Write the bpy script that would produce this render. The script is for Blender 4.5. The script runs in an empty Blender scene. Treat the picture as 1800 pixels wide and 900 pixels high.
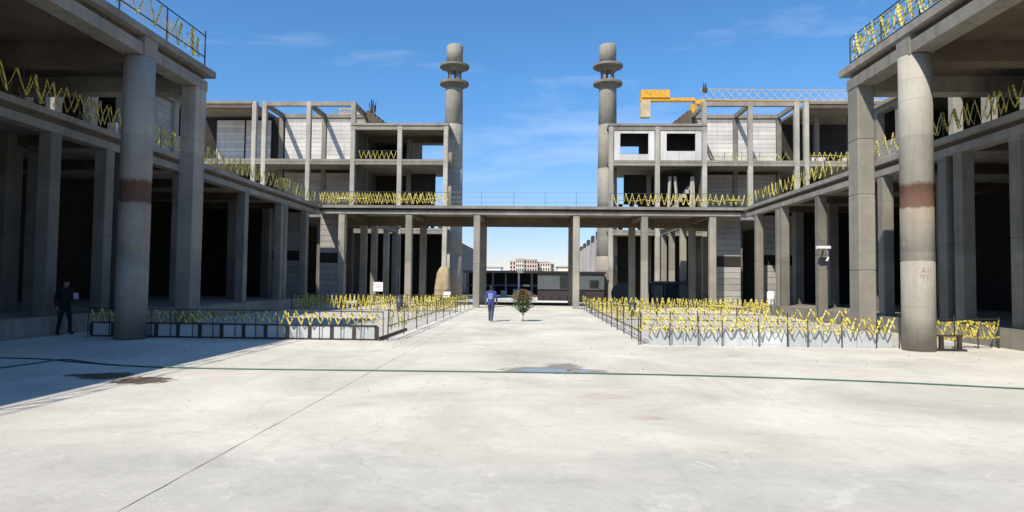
import bpy, bmesh, math, random
from mathutils import Vector, Matrix
random.seed(7)
R = math.radians
scene = bpy.context.scene
COL = scene.collection

# ------------------------------------------------------------------ camera
F_PX, CAM_H = 1100.0, 1.9            # focal length in photo pixels (1800 wide), eye height
VP = (940.0, 495.0)                  # where the courtyard axis vanishes in the photo
ROLL = 0.011
yc = Vector(((VP[0]-900)/F_PX, -(VP[1]-450)/F_PX, 1)).normalized()
v = Vector((1, -ROLL, 0)); xc = (v - yc*v.dot(yc)).normalized()
zc = yc.cross(xc) * -1
if zc.y < 0: zc = -zc
# rows = camera right / up / forward written in world axes
right = Vector((xc.x, yc.x, zc.x)); up = Vector((xc.y, yc.y, zc.y)); fwd = Vector((xc.z, yc.z, zc.z))
cam_d = bpy.data.cameras.new('camera'); cam = bpy.data.objects.new('camera', cam_d); COL.objects.link(cam)
m = Matrix.Identity(4)
for i in range(3):
    m[i][0] = right[i]; m[i][1] = up[i]; m[i][2] = -fwd[i]
m[2][3] = CAM_H
cam.matrix_world = m
cam_d.sensor_width = 36; cam_d.lens = F_PX/1800*36; cam_d.clip_start = 0.05; cam_d.clip_end = 6000
scene.camera = cam
EYE = Vector((0, 0, CAM_H))
def ray(px, py): return right*((px-900)/F_PX) + up*(-(py-450)/F_PX) + fwd
def on_z(px, py, z=0.0): d = ray(px, py); return EYE + d*((z-CAM_H)/d.z)
def on_y(px, py, y): d = ray(px, py); return EYE + d*(y/d.y)

# ------------------------------------------------------------------ world, sun, exposure
LIGHT = Vector((0.446, 0.80, -1.0)).normalized()      # direction the sunlight travels
SUN_EL = math.asin(-LIGHT.z)
SUN_AZ = math.atan2(-LIGHT.x, -LIGHT.y)               # from +Y towards +X
world = bpy.data.worlds.new('World'); scene.world = world; world.use_nodes = True
nt = world.node_tree; N = nt.nodes; L = nt.links; N.clear()
wo = N.new('ShaderNodeOutputWorld'); bg = N.new('ShaderNodeBackground'); bg.inputs[1].default_value = 0.112
sky = N.new('ShaderNodeTexSky'); sky.sky_type = 'NISHITA'; sky.sun_disc = False
sky.sun_elevation = SUN_EL; sky.sun_rotation = SUN_AZ
sky.altitude = 900; sky.air_density = 1.0; sky.dust_density = 0.25; sky.ozone_density = 3.0
tc = N.new('ShaderNodeTexCoord'); mp = N.new('ShaderNodeMapping'); mp.inputs['Scale'].default_value = (1.3, 2.2, 7.0)
mp.inputs['Rotation'].default_value = (0, R(14), R(25))
nz = N.new('ShaderNodeTexNoise'); nz.inputs['Scale'].default_value = 1.6; nz.inputs['Detail'].default_value = 7; nz.inputs['Roughness'].default_value = 0.62
nz.inputs['Distortion'].default_value = 0.5
rp = N.new('ShaderNodeValToRGB'); rp.color_ramp.elements[0].position = 0.52; rp.color_ramp.elements[1].position = 0.86
rp.color_ramp.elements[0].color = (0, 0, 0, 1); rp.color_ramp.elements[1].color = (0.40, 0.40, 0.40, 1)
mx = N.new('ShaderNodeMixRGB'); mx.inputs[2].default_value = (7.5, 8.4, 9.6, 1)
L.new(tc.outputs['Generated'], mp.inputs[0]); L.new(mp.outputs[0], nz.inputs[0]); L.new(nz.outputs[0], rp.inputs[0])
L.new(rp.outputs[0], mx.inputs[0]); tint = N.new('ShaderNodeMixRGB'); tint.blend_type = 'MULTIPLY'; tint.inputs[0].default_value = 1; tc2 = N.new('ShaderNodeTexCoord'); sz = N.new('ShaderNodeSeparateXYZ'); L.new(tc2.outputs['Generated'], sz.inputs[0])
tr = N.new('ShaderNodeValToRGB'); tr.color_ramp.elements[0].position = 0.02; tr.color_ramp.elements[0].color = (0.85, 0.76, 0.84, 1)
tr.color_ramp.elements[1].position = 0.30; tr.color_ramp.elements[1].color = (0.66, 1.09, 1.34, 1)
me_ = tr.color_ramp.elements.new(0.14); me_.color = (0.78, 0.95, 1.14, 1)
L.new(sz.outputs['Z'], tr.inputs[0]); L.new(tr.outputs[0], tint.inputs[2])
L.new(sky.outputs[0], tint.inputs[1]); L.new(tint.outputs[0], mx.inputs[1]); L.new(mx.outputs[0], bg.inputs[0]); L.new(bg.outputs[0], wo.inputs[0])
sun_d = bpy.data.lights.new('sun', 'SUN'); sun_d.energy = 5.0; sun_d.angle = R(0.53); sun_d.color = (1.0, 0.915, 0.79)
sun = bpy.data.objects.new('sun', sun_d); COL.objects.link(sun)
sun.rotation_euler = LIGHT.to_track_quat('-Z', 'Y').to_euler(); sun.location = (-20, -30, 60)
scene.view_settings.view_transform = 'Standard'; scene.view_settings.look = 'None'
scene.view_settings.gamma = 1; scene.view_settings.use_curve_mapping = False
scene.view_settings.exposure = 0.26

# ------------------------------------------------------------------ materials
def newmat(name):
    mt = bpy.data.materials.new(name); mt.use_nodes = True
    b = mt.node_tree.nodes['Principled BSDF']
    return mt, mt.node_tree.nodes, mt.node_tree.links, b
def concrete(name, dark, light, stain=(0.10, 0.085, 0.07), stain_amt=0.5, rough=0.9, streak=True, scale=1.0, bump=0.25, lifts=False):
    mt, n, l, b = newmat(name); b.inputs['Roughness'].default_value = rough
    b.inputs['Specular IOR Level'].default_value = 0.25
    g = n.new('ShaderNodeNewGeometry')
    a = n.new('ShaderNodeTexNoise'); a.inputs['Scale'].default_value = 0.55*scale; a.inputs['Detail'].default_value = 8; a.inputs['Roughness'].default_value = 0.65
    l.new(g.outputs['Position'], a.inputs['Vector'])
    r = n.new('ShaderNodeValToRGB'); r.color_ramp.elements[0].position = 0.32; r.color_ramp.elements[1].position = 0.70
    r.color_ramp.elements[0].color = (*dark, 1); r.color_ramp.elements[1].color = (*light, 1)
    l.new(a.outputs[0], r.inputs[0])
    mp = n.new('ShaderNodeMapping'); mp.inputs['Scale'].default_value = (2.6, 2.6, 0.16) if streak else (1.2, 1.2, 1.2)
    l.new(g.outputs['Position'], mp.inputs[0])
    s = n.new('ShaderNodeTexNoise'); s.inputs['Scale'].default_value = 1.3*scale; s.inputs['Detail'].default_value = 6; s.inputs['Roughness'].default_value = 0.7
    l.new(mp.outputs[0], s.inputs['Vector'])
    sr = n.new('ShaderNodeValToRGB'); sr.color_ramp.elements[0].position = 0.50; sr.color_ramp.elements[1].position = 0.78
    sr.color_ramp.elements[0].color = (0, 0, 0, 1); sr.color_ramp.elements[1].color = (stain_amt,)*3 + (1,)
    l.new(s.outputs[0], sr.inputs[0])
    mix = n.new('ShaderNodeMixRGB'); mix.inputs[2].default_value = (*stain, 1)
    l.new(sr.outputs[0], mix.inputs[0]); l.new(r.outputs[0], mix.inputs[1])
    # per-piece tone
    oi = n.new('ShaderNodeObjectInfo'); mr = n.new('ShaderNodeMapRange'); mr.inputs[3].default_value = 0.86; mr.inputs[4].default_value = 1.10
    l.new(oi.outputs['Random'], mr.inputs[0])
    val = mr.outputs[0]
    if lifts:                                   # each pour of a column has its own tone
        sp = n.new('ShaderNodeSeparateXYZ'); l.new(g.outputs['Position'], sp.inputs[0])
        dv = n.new('ShaderNodeMath'); dv.operation = 'MULTIPLY_ADD'; dv.inputs[1].default_value = 1/3.45; l.new(sp.outputs['Z'], dv.inputs[0])
        od = n.new('ShaderNodeMath'); od.operation = 'MULTIPLY'; od.inputs[1].default_value = 0.18; l.new(oi.outputs['Random'], od.inputs[0]); l.new(od.outputs[0], dv.inputs[2])
        fl = n.new('ShaderNodeMath'); fl.operation = 'FLOOR'; l.new(dv.outputs[0], fl.inputs[0])
        cb = n.new('ShaderNodeCombineXYZ'); l.new(fl.outputs[0], cb.inputs[0]); l.new(oi.outputs['Random'], cb.inputs[1])
        wn = n.new('ShaderNodeTexWhiteNoise'); l.new(cb.outputs[0], wn.inputs['Vector'])
        m2 = n.new('ShaderNodeMapRange'); m2.inputs[3].default_value = 0.82; m2.inputs[4].default_value = 1.14; l.new(wn.outputs['Value'], m2.inputs[0])
        mm = n.new('ShaderNodeMath'); mm.operation = 'MULTIPLY'; l.new(val, mm.inputs[0]); l.new(m2.outputs[0], mm.inputs[1]); val = mm.outputs[0]
    hs = n.new('ShaderNodeHueSaturation'); l.new(val, hs.inputs['Value']); l.new(mix.outputs[0], hs.inputs['Color'])
    out = hs.outputs[0]
    if streak:                                  # shutter-board seams left in the pour
        zs = n.new('ShaderNodeSeparateXYZ'); l.new(g.outputs['Position'], zs.inputs[0])
        ms = n.new('ShaderNodeMath'); ms.operation = 'MULTIPLY_ADD'; ms.inputs[1].default_value = 1/0.61; l.new(zs.outputs['Z'], ms.inputs[0]); l.new(oi.outputs['Random'], ms.inputs[2])
        fr = n.new('ShaderNodeMath'); fr.operation = 'FRACT'; l.new(ms.outputs[0], fr.inputs[0])
        lt = n.new('ShaderNodeMath'); lt.operation = 'LESS_THAN'; lt.inputs[1].default_value = 0.035; l.new(fr.outputs[0], lt.inputs[0])
        ml = n.new('ShaderNodeMath'); ml.operation = 'MULTIPLY'; l.new(lt.outputs[0], ml.inputs[0])
        nr = n.new('ShaderNodeMapRange'); nr.inputs[1].default_value = 0.42; nr.inputs[2].default_value = 0.68; nr.inputs[4].default_value = 0.55; l.new(a.outputs[0], nr.inputs[0]); l.new(nr.outputs[0], ml.inputs[1])
        sm = n.new('ShaderNodeMixRGB'); l.new(ml.outputs[0], sm.inputs[0]); l.new(out, sm.inputs[1]); sm.inputs[2].default_value = (*[c*0.9 for c in stain], 1); out = sm.outputs[0]
        # dark splashes and patched spots
        sp2 = n.new('ShaderNodeTexNoise'); sp2.inputs['Scale'].default_value = 2.4; sp2.inputs['Detail'].default_value = 9; sp2.inputs['Roughness'].default_value = 0.75; l.new(g.outputs['Position'], sp2.inputs['Vector'])
        r2 = n.new('ShaderNodeValToRGB'); r2.color_ramp.elements[0].position = 0.60; r2.color_ramp.elements[1].position = 0.74; r2.color_ramp.elements[1].color = (0.45, 0.45, 0.45, 1); l.new(sp2.outputs[0], r2.inputs[0])
        s3 = n.new('ShaderNodeMixRGB'); l.new(r2.outputs[0], s3.inputs[0]); l.new(out, s3.inputs[1]); s3.inputs[2].default_value = (*stain, 1); out = s3.outputs[0]
        r3 = n.new('ShaderNodeValToRGB'); r3.color_ramp.elements[0].position = 0.26; r3.color_ramp.elements[0].color = (0.5, 0.5, 0.5, 1); r3.color_ramp.elements[1].position = 0.40; r3.color_ramp.elements[1].color = (0, 0, 0, 1); l.new(sp2.outputs[0], r3.inputs[0])
        s4 = n.new('ShaderNodeMixRGB'); l.new(r3.outputs[0], s4.inputs[0]); l.new(out, s4.inputs[1]); s4.inputs[2].default_value = (*[min(0.7, c*1.35) for c in light], 1); out = s4.outputs[0]
    l.new(out, b.inputs['Base Color'])
    f = n.new('ShaderNodeTexNoise'); f.inputs['Scale'].default_value = 14; f.inputs['Detail'].default_value = 6
    l.new(g.outputs['Position'], f.inputs['Vector'])
    bp = n.new('ShaderNodeBump'); bp.inputs['Strength'].default_value = bump; bp.inputs['Distance'].default_value = 0.03
    l.new(f.outputs[0], bp.inputs['Height']); l.new(bp.outputs[0], b.inputs['Normal'])
    return mt
def plain(name, col, rough=0.6, metal=0.0, vary=0.25, scale=6.0):
    mt, n, l, b = newmat(name); b.inputs['Roughness'].default_value = rough; b.inputs['Metallic'].default_value = metal
    g = n.new('ShaderNodeNewGeometry'); a = n.new('ShaderNodeTexNoise'); a.inputs['Scale'].default_value = scale; a.inputs['Detail'].default_value = 5
    l.new(g.outputs['Position'], a.inputs['Vector'])
    r = n.new('ShaderNodeValToRGB'); r.color_ramp.elements[0].position = 0.3; r.color_ramp.elements[1].position = 0.72
    r.color_ramp.elements[0].color = (*[c*(1-vary) for c in col], 1); r.color_ramp.elements[1].color = (*[min(1, c*(1+vary*0.6)) for c in col], 1)
    l.new(a.outputs[0], r.inputs[0]); l.new(r.outputs[0], b.inputs['Base Color'])
    return mt
def ground_mat():
    mt, n, l, b = newmat('plaza_concrete'); b.inputs['Roughness'].default_value = 0.88; b.inputs['Specular IOR Level'].default_value = 0.3
    g = n.new('ShaderNodeNewGeometry'); sep = n.new('ShaderNodeSeparateXYZ'); l.new(g.outputs['Position'], sep.inputs[0])
    def noise(sc, det, rough=0.6, mscale=(1, 1, 1), dist=0.0):
        mp = n.new('ShaderNodeMapping'); mp.inputs['Scale'].default_value = mscale; l.new(g.outputs['Position'], mp.inputs[0])
        t = n.new('ShaderNodeTexNoise'); t.inputs['Scale'].default_value = sc; t.inputs['Detail'].default_value = det; t.inputs['Roughness'].default_value = rough
        t.inputs['Distortion'].default_value = dist
        l.new(mp.outputs[0], t.inputs['Vector']); return t.outputs[0]
    def ramp(src, p0, p1, c0, c1):
        r = n.new('ShaderNodeValToRGB'); r.color_ramp.elements[0].position = p0; r.color_ramp.elements[1].position = p1
        r.color_ramp.elements[0].color = (*c0, 1); r.color_ramp.elements[1].color = (*c1, 1); l.new(src, r.inputs[0]); return r.outputs[0]
    def mixc(fac, a, bcol):
        x = n.new('ShaderNodeMixRGB'); l.new(fac, x.inputs[0]); l.new(a, x.inputs[1])
        if isinstance(bcol, tuple): x.inputs[2].default_value = (*bcol, 1)
        else: l.new(bcol, x.inputs[2])
        return x.outputs[0]
    base = ramp(noise(0.35, 8, 0.62, dist=0.6), 0.30, 0.72, (0.45, 0.43, 0.375), (0.72, 0.695, 0.615))
    grey = ramp(noise(0.9, 9, 0.7), 0.30, 0.72, (0.38, 0.375, 0.355), (0.55, 0.54, 0.51))
    # older grey pour in the foreground, wavy border
    mth = n.new('ShaderNodeMath'); mth.operation = 'MULTIPLY_ADD'; mth.inputs[1].default_value = 5.0
    l.new(noise(0.28, 5, 0.6), mth.inputs[0]); l.new(sep.outputs['Y'], mth.inputs[2])
    gr = n.new('ShaderNodeMapRange'); gr.inputs[1].default_value = 8.9; gr.inputs[2].default_value = 9.6; gr.inputs[3].default_value = 0.75; gr.inputs[4].default_value = 0.0
    l.new(mth.outputs[0], gr.inputs[0])
    c = mixc(gr.outputs[0], base, grey)
    # darker scuffs, streaky dust
    c = mixc(ramp(noise(0.8, 9, 0.72, (0.55, 1.6, 1)), 0.54, 0.80, (0, 0, 0), (0.55, 0.55, 0.55)), c, (0.30, 0.29, 0.275))
    c = mixc(ramp(noise(2.6, 9, 0.75), 0.55, 0.80, (0, 0, 0), (0.6, 0.6, 0.6)), c, (0.30, 0.285, 0.26))
    c = mixc(ramp(noise(1.4, 10, 0.78, dist=1.2), 0.26, 0.44, (0.75, 0.75, 0.75), (0, 0, 0)), c, (0.74, 0.72, 0.67))
    c = mixc(ramp(noise(6.0, 10, 0.8), 0.52, 0.72, (0, 0, 0), (0.4, 0.4, 0.4)), c, (0.36, 0.345, 0.32))
    # scuffed wheel tracks running up the path
    c = mixc(ramp(noise(1.1, 6, 0.6, (3.2, 0.10, 1)), 0.58, 0.74, (0, 0, 0), (0.22, 0.22, 0.22)), c, (0.30, 0.285, 0.26))
    c = mixc(ramp(noise(0.22, 6, 0.6), 0.56, 0.74, (0, 0, 0), (0.35, 0.35, 0.35)), c, (0.56, 0.47, 0.40))
    c = mixc(ramp(noise(40, 3, 0.6), 0.66, 0.78, (0, 0, 0), (0.4, 0.4, 0.4)), c, (0.2, 0.19, 0.18))
    # hairline cracks
    vo = n.new('ShaderNodeTexVoronoi'); vo.feature = 'DISTANCE_TO_EDGE'; vo.inputs['Scale'].default_value = 0.17
    wv = n.new('ShaderNodeMapping'); l.new(g.outputs['Position'], wv.inputs[0])
    ad = n.new('ShaderNodeVectorMath'); ad.operation = 'ADD'
    nn = n.new('ShaderNodeTexNoise'); nn.inputs['Scale'].default_value = 0.9; nn.inputs['Detail'].default_value = 6; l.new(g.outputs['Position'], nn.inputs['Vector'])
    l.new(wv.outputs[0], ad.inputs[0]); l.new(nn.outputs['Color'], ad.inputs[1]); l.new(ad.outputs[0], vo.inputs['Vector'])
    c = mixc(ramp(vo.outputs['Distance'], 0.0005, 0.0022, (0.16, 0.16, 0.16), (0, 0, 0)), c, (0.17, 0.165, 0.16))
    rag = noise(2.6, 9, 0.75, (1, 1.3, 1), 0.8)
    def blob(cx, cy, rx, ry, soft=0.45, k=4.2):
        vx = n.new('ShaderNodeMath'); vx.operation = 'MULTIPLY_ADD'; vx.inputs[1].default_value = 1/rx; vx.inputs[2].default_value = -cx/rx; l.new(sep.outputs['X'], vx.inputs[0])
        vy = n.new('ShaderNodeMath'); vy.operation = 'MULTIPLY_ADD'; vy.inputs[1].default_value = 1/ry; vy.inputs[2].default_value = -cy/ry; l.new(sep.outputs['Y'], vy.inputs[0])
        x2 = n.new('ShaderNodeMath'); x2.operation = 'MULTIPLY'; l.new(vx.outputs[0], x2.inputs[0]); l.new(vx.outputs[0], x2.inputs[1])
        y2 = n.new('ShaderNodeMath'); y2.operation = 'MULTIPLY_ADD'; l.new(vy.outputs[0], y2.inputs[0]); l.new(vy.outputs[0], y2.inputs[1]); l.new(x2.outputs[0], y2.inputs[2])
        ad2 = n.new('ShaderNodeMath'); ad2.operation = 'MULTIPLY_ADD'; ad2.inputs[1].default_value = k; l.new(rag, ad2.inputs[0]); l.new(y2.outputs[0], ad2.inputs[2])
        mr = n.new('ShaderNodeMapRange'); mr.inputs[1].default_value = 1+k*0.5-soft; mr.inputs[2].default_value = 1+k*0.5+soft*0.3; mr.inputs[3].default_value = 1; mr.inputs[4].default_value = 0
        l.new(ad2.outputs[0], mr.inputs[0]); return mr.outputs[0]
    def amax(fs):
        o = fs[0]
        for q in fs[1:]:
            x = n.new('ShaderNodeMath'); x.operation = 'MAXIMUM'; l.new(o, x.inputs[0]); l.new(q, x.inputs[1]); o = x.outputs[0]
        return o
    def scl(f, k):
        x = n.new('ShaderNodeMath'); x.operation = 'MULTIPLY'; x.inputs[1].default_value = k; l.new(f, x.inputs[0]); return x.outputs[0]
    def at(px, py): q = on_z(px, py); return q.x, q.y
    damp = amax([blob(*at(940, 650), 0.75, 0.50), blob(*at(990, 647), 0.55, 0.85), blob(*at(1030, 653), 0.5, 0.35)])
    water = amax([blob(*at(955, 651), 0.55, 0.30, 0.15), blob(*at(1012, 652), 0.45, 0.22, 0.15)])
    mud = amax([blob(*at(185, 661), 0.62, 0.45, 0.3), blob(*at(250, 669), 0.55, 0.42, 0.3), blob(*at(140, 660), 0.3, 0.2, 0.3)])
    dust = amax([blob(*at(1060, 697), 0.55, 0.30, 0.8), blob(*at(1145, 735), 0.25, 0.18, 0.8)])
    c = mixc(scl(dust, 0.45), c, (0.42, 0.33, 0.28)); c = mixc(scl(damp, 0.88), c, (0.20, 0.185, 0.17)); c = mixc(scl(mud, 0.92), c, (0.075, 0.045, 0.026))
    rr = n.new('ShaderNodeMapRange'); rr.inputs[3].default_value = 0.88; rr.inputs[4].default_value = 0.10; l.new(water, rr.inputs[0]); l.new(rr.outputs[0], b.inputs['Roughness'])
    l.new(c, b.inputs['Base Color'])
    bp = n.new('ShaderNodeBump'); bp.inputs['Distance'].default_value = 0.025
    bs = n.new('ShaderNodeMapRange'); bs.inputs[3].default_value = 0.5; bs.inputs[4].default_value = 0.02; l.new(water, bs.inputs[0]); l.new(bs.outputs[0], bp.inputs['Strength'])
    l.new(noise(9, 9, 0.75), bp.inputs['Height']); l.new(bp.outputs[0], b.inputs['Normal'])
    return mt
M = {}
M['plaza'] = ground_mat()
M['soil'] = concrete('dusty_soil', (0.30, 0.27, 0.22), (0.44, 0.40, 0.33), (0.22, 0.19, 0.15), 0.5, streak=False, scale=0.4)
M['bed'] = concrete('pale_gravel_bed', (0.36, 0.35, 0.33), (0.52, 0.50, 0.46), (0.24, 0.20, 0.18), 0.75, streak=False, scale=2.2)
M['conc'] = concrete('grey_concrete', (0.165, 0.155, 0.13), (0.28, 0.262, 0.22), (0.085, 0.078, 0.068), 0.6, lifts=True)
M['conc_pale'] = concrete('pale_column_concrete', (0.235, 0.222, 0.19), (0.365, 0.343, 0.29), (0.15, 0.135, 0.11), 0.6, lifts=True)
M['cream_conc'] = concrete('cream_frame_concrete', (0.33, 0.315, 0.275), (0.50, 0.475, 0.41), (0.17, 0.15, 0.12), 0.6, lifts=True)
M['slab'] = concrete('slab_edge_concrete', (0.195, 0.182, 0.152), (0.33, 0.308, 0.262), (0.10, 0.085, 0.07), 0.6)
M['inner'] = concrete('shade_darkened_wall', (0.022, 0.020, 0.018), (0.042, 0.038, 0.034), (0.012, 0.011, 0.010), 0.6)  # near-black base colour puts the shade of deep interiors into the walls
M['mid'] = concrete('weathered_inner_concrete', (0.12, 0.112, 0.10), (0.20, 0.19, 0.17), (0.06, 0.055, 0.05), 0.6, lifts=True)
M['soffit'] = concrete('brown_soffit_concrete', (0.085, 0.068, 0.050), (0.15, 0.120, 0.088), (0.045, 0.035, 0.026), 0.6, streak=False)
M['panel'] = concrete('white_precast_panel', (0.50, 0.49, 0.48), (0.66, 0.645, 0.62), (0.28, 0.26, 0.24), 0.5)
M['panel_grey'] = concrete('grey_precast_panel', (0.31, 0.295, 0.275), (0.42, 0.40, 0.37), (0.15, 0.14, 0.13), 0.5)
M['parapet'] = concrete('bluish_parapet_panel', (0.40, 0.43, 0.45), (0.55, 0.58, 0.60), (0.25, 0.25, 0.25), 0.5)
M['rust'] = concrete('rust_band', (0.085, 0.036, 0.02), (0.155, 0.068, 0.038), (0.07, 0.035, 0.025), 0.7)
def banded_mat():
    mt = M['conc_pale'].copy(); mt.name = 'column_concrete_with_rust_stain'; n = mt.node_tree.nodes; l = mt.node_tree.links; b = n['Principled BSDF']
    src = b.inputs['Base Color'].links[0].from_socket
    g = n.new('ShaderNodeNewGeometry'); sp = n.new('ShaderNodeSeparateXYZ'); l.new(g.outputs['Position'], sp.inputs[0])
    nz = n.new('ShaderNodeTexNoise'); nz.inputs['Scale'].default_value = 3.0; nz.inputs['Detail'].default_value = 9; nz.inputs['Roughness'].default_value = 0.75
    mp = n.new('ShaderNodeMapping'); mp.inputs['Scale'].default_value = (2.2, 2.2, 0.5); l.new(g.outputs['Position'], mp.inputs[0]); l.new(mp.outputs[0], nz.inputs['Vector'])
    zz = n.new('ShaderNodeMath'); zz.operation = 'MULTIPLY_ADD'; zz.inputs[1].default_value = 0.35; l.new(nz.outputs[0], zz.inputs[0]); l.new(sp.outputs['Z'], zz.inputs[2])
    def band(z0, z1, s0, s1, k):
        p = n.new('ShaderNodeMapRange'); p.inputs[1].default_value = z0; p.inputs[2].default_value = z0+s0; l.new(zz.outputs[0], p.inputs[0])
        q = n.new('ShaderNodeMapRange'); q.inputs[1].default_value = z1; q.inputs[2].default_value = z1+s1; q.inputs[3].default_value = 1; q.inputs[4].default_value = 0; l.new(zz.outputs[0], q.inputs[0])
        m_ = n.new('ShaderNodeMath'); m_.operation = 'MULTIPLY'; l.new(p.outputs[0], m_.inputs[0]); l.new(q.outputs[0], m_.inputs[1])
        v_ = n.new('ShaderNodeMapRange'); v_.inputs[1].default_value = 0.30; v_.inputs[2].default_value = 0.62; v_.inputs[3].default_value = 1.0; v_.inputs[4].default_value = 0.86; l.new(nz.outputs[0], v_.inputs[0])
        w_ = n.new('ShaderNodeMath'); w_.operation = 'MULTIPLY'; l.new(m_.outputs[0], w_.inputs[0]); l.new(v_.outputs[0], w_.inputs[1])
        x_ = n.new('ShaderNodeMath'); x_.operation = 'MULTIPLY'; x_.inputs[1].default_value = k; l.new(w_.outputs[0], x_.inputs[0]); return x_.outputs[0]
    o = src
    for f, col in ((band(3.3, 4.3, 1.1, 0.1, 0.35), (0.26, 0.17, 0.09)), (band(4.33, 5.0, 0.07, 0.12, 0.95), (0.105, 0.042, 0.022)), (band(-0.3, 0.35, 0.1, 0.8, 0.5), (0.13, 0.10, 0.075))):
        x = n.new('ShaderNodeMixRGB'); l.new(f, x.inputs[0]); l.new(o, x.inputs[1]); x.inputs[2].default_value = (*col, 1); o = x.outputs[0]
    l.new(o, b.inputs['Base Color']); return mt
M['banded'] = banded_mat()
M['steel'] = plain('dark_steel', (0.055, 0.048, 0.042), 0.6, 0.3)
M['rustbar'] = plain('rusty_bar', (0.11, 0.06, 0.04), 0.8, 0.1)
def tape_mat():
    mt, n, l, b = newmat('yellow_warning_tape'); b.inputs['Roughness'].default_value = 0.55
    g = n.new('ShaderNodeNewGeometry'); w = n.new('ShaderNodeTexWave'); w.bands_direction = 'DIAGONAL'; w.inputs['Scale'].default_value = 3.2; w.inputs['Distortion'].default_value = 1.5
    l.new(g.outputs['Position'], w.inputs['Vector'])
    r = n.new('ShaderNodeValToRGB'); e = r.color_ramp.elements; e[0].position = 0.12; e[0].color = (0.08, 0.07, 0.02, 1); e[1].position = 0.24; e[1].color = (0.64, 0.54, 0.07, 1)
    l.new(w.outputs['Fac'], r.inputs[0])
    a = n.new('ShaderNodeTexNoise'); a.inputs['Scale'].default_value = 1.7; l.new(g.outputs['Position'], a.inputs['Vector'])
    q = n.new('ShaderNodeValToRGB'); q.color_ramp.elements[0].position = 0.42; q.color_ramp.elements[1].position = 0.66; q.color_ramp.elements[1].color = (0.35, 0.35, 0.35, 1); l.new(a.outputs[0], q.inputs[0])
    m_ = n.new('ShaderNodeMixRGB'); m_.inputs[2].default_value = (0.52, 0.50, 0.30, 1); l.new(q.outputs[0], m_.inputs[0]); l.new(r.outputs[0], m_.inputs[1])
    l.new(m_.outputs[0], b.inputs['Base Color'])
    return mt
M['tape'] = tape_mat()
M['tape_o'] = plain('orange_yellow_tape', (0.62, 0.40, 0.05), 0.5, vary=0.35, scale=9)
M['wire'] = plain('grey_wire', (0.25, 0.27, 0.29), 0.5, 0.4)
M['white'] = plain('white_paint', (0.78, 0.79, 0.80), 0.5, vary=0.12)
M['mark_grey'] = plain('grey_print', (0.35, 0.36, 0.38), 0.6)
M['red'] = plain('red_spray_paint', (0.30, 0.035, 0.04), 0.7)
def worn_red():
    mt = plain('worn_red_spray_paint', (0.30, 0.06, 0.06), 0.8); n = mt.node_tree.nodes; l = mt.node_tree.links; b = n['Principled BSDF']
    g = n.new('ShaderNodeNewGeometry'); a = n.new('ShaderNodeTexNoise'); a.inputs['Scale'].default_value = 34; a.inputs['Detail'].default_value = 4; l.new(g.outputs['Position'], a.inputs['Vector'])
    r = n.new('ShaderNodeMapRange'); r.inputs[1].default_value = 0.35; r.inputs[2].default_value = 0.62; r.inputs[3].default_value = 0.85; r.inputs[4].default_value = 0.1; l.new(a.outputs[0], r.inputs[0]); l.new(r.outputs[0], b.inputs['Alpha'])
    return mt
M['red'] = worn_red()
M['hose'] = plain('green_hose', (0.05, 0.13, 0.09), 0.45)
M['cable'] = plain('black_cable', (0.03, 0.03, 0.03), 0.5)
M['craney'] = plain('crane_yellow', (0.68, 0.36, 0.03), 0.5, vary=0.3, scale=1.5)
M['crane_pale'] = plain('faded_crane_lattice', (0.55, 0.38, 0.12), 0.6)
M['cweight'] = plain('crane_counterweight', (0.50, 0.42, 0.26), 0.8, scale=1.2)
M['navy'] = plain('navy_painted_steel', (0.02, 0.03, 0.075), 0.5)
M['tealdark'] = plain('dark_teal_sheet', (0.02, 0.045, 0.055), 0.6)
M['cabin'] = plain('grey_cabin_cladding', (0.085, 0.10, 0.105), 0.6, vary=0.15, scale=1.0)
M['cabin_low'] = plain('maroon_cabin_base', (0.035, 0.024, 0.025), 0.7)
M['glass'] = plain('dark_window_glass', (0.02, 0.025, 0.03), 0.15, vary=0.1)
M['cream'] = plain('haze_paled_cream_render', (0.70, 0.63, 0.53), 0.9, vary=0.15, scale=0.1)  # pale tone carries the distance haze in the base colour
M['brownr'] = plain('haze_paled_brown_render', (0.56, 0.44, 0.36), 0.9, vary=0.15, scale=0.1)  # brown lightened so the distance haze is part of its colour
M['tan'] = plain('tan_tarpaulin', (0.38, 0.31, 0.19), 0.85, vary=0.3, scale=1.4)
M['bin'] = plain('dark_grey_plastic', (0.05, 0.06, 0.065), 0.5)
M['mud'] = plain('brown_mud', (0.10, 0.062, 0.035), 0.75, vary=0.5, scale=3)
M['wet'] = plain('wet_concrete', (0.20, 0.19, 0.18), 0.18, vary=0.3, scale=2)
M['stainr'] = plain('reddish_dust', (0.55, 0.49, 0.45), 0.95, vary=0.2, scale=5)
M['bark'] = plain('whitewashed_bark', (0.60, 0.58, 0.55), 0.9)
M['barkd'] = plain('grey_bark', (0.10, 0.08, 0.06), 0.9)
M['leaf'] = plain('dark_green_leaf', (0.065, 0.125, 0.030), 0.6, vary=0.5, scale=12)
M['leafb'] = plain('dry_brown_leaf', (0.26, 0.16, 0.055), 0.7, vary=0.45, scale=12)
M['blue'] = plain('blue_work_cloth', (0.035, 0.06, 0.24), 0.85, vary=0.35, scale=8)
M['bluepale'] = plain('pale_blue_cloth', (0.20, 0.27, 0.48), 0.85, vary=0.3, scale=8)
M['trousers'] = plain('dark_blue_trousers', (0.03, 0.04, 0.11), 0.85, vary=0.3, scale=8)
M['black'] = plain('black_cloth', (0.008, 0.008, 0.009), 0.9, vary=0.3, scale=8)
M['skin'] = plain('skin', (0.32, 0.19, 0.13), 0.6, vary=0.1)
M['hair'] = plain('black_hair', (0.012, 0.010, 0.009), 0.6)
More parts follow.
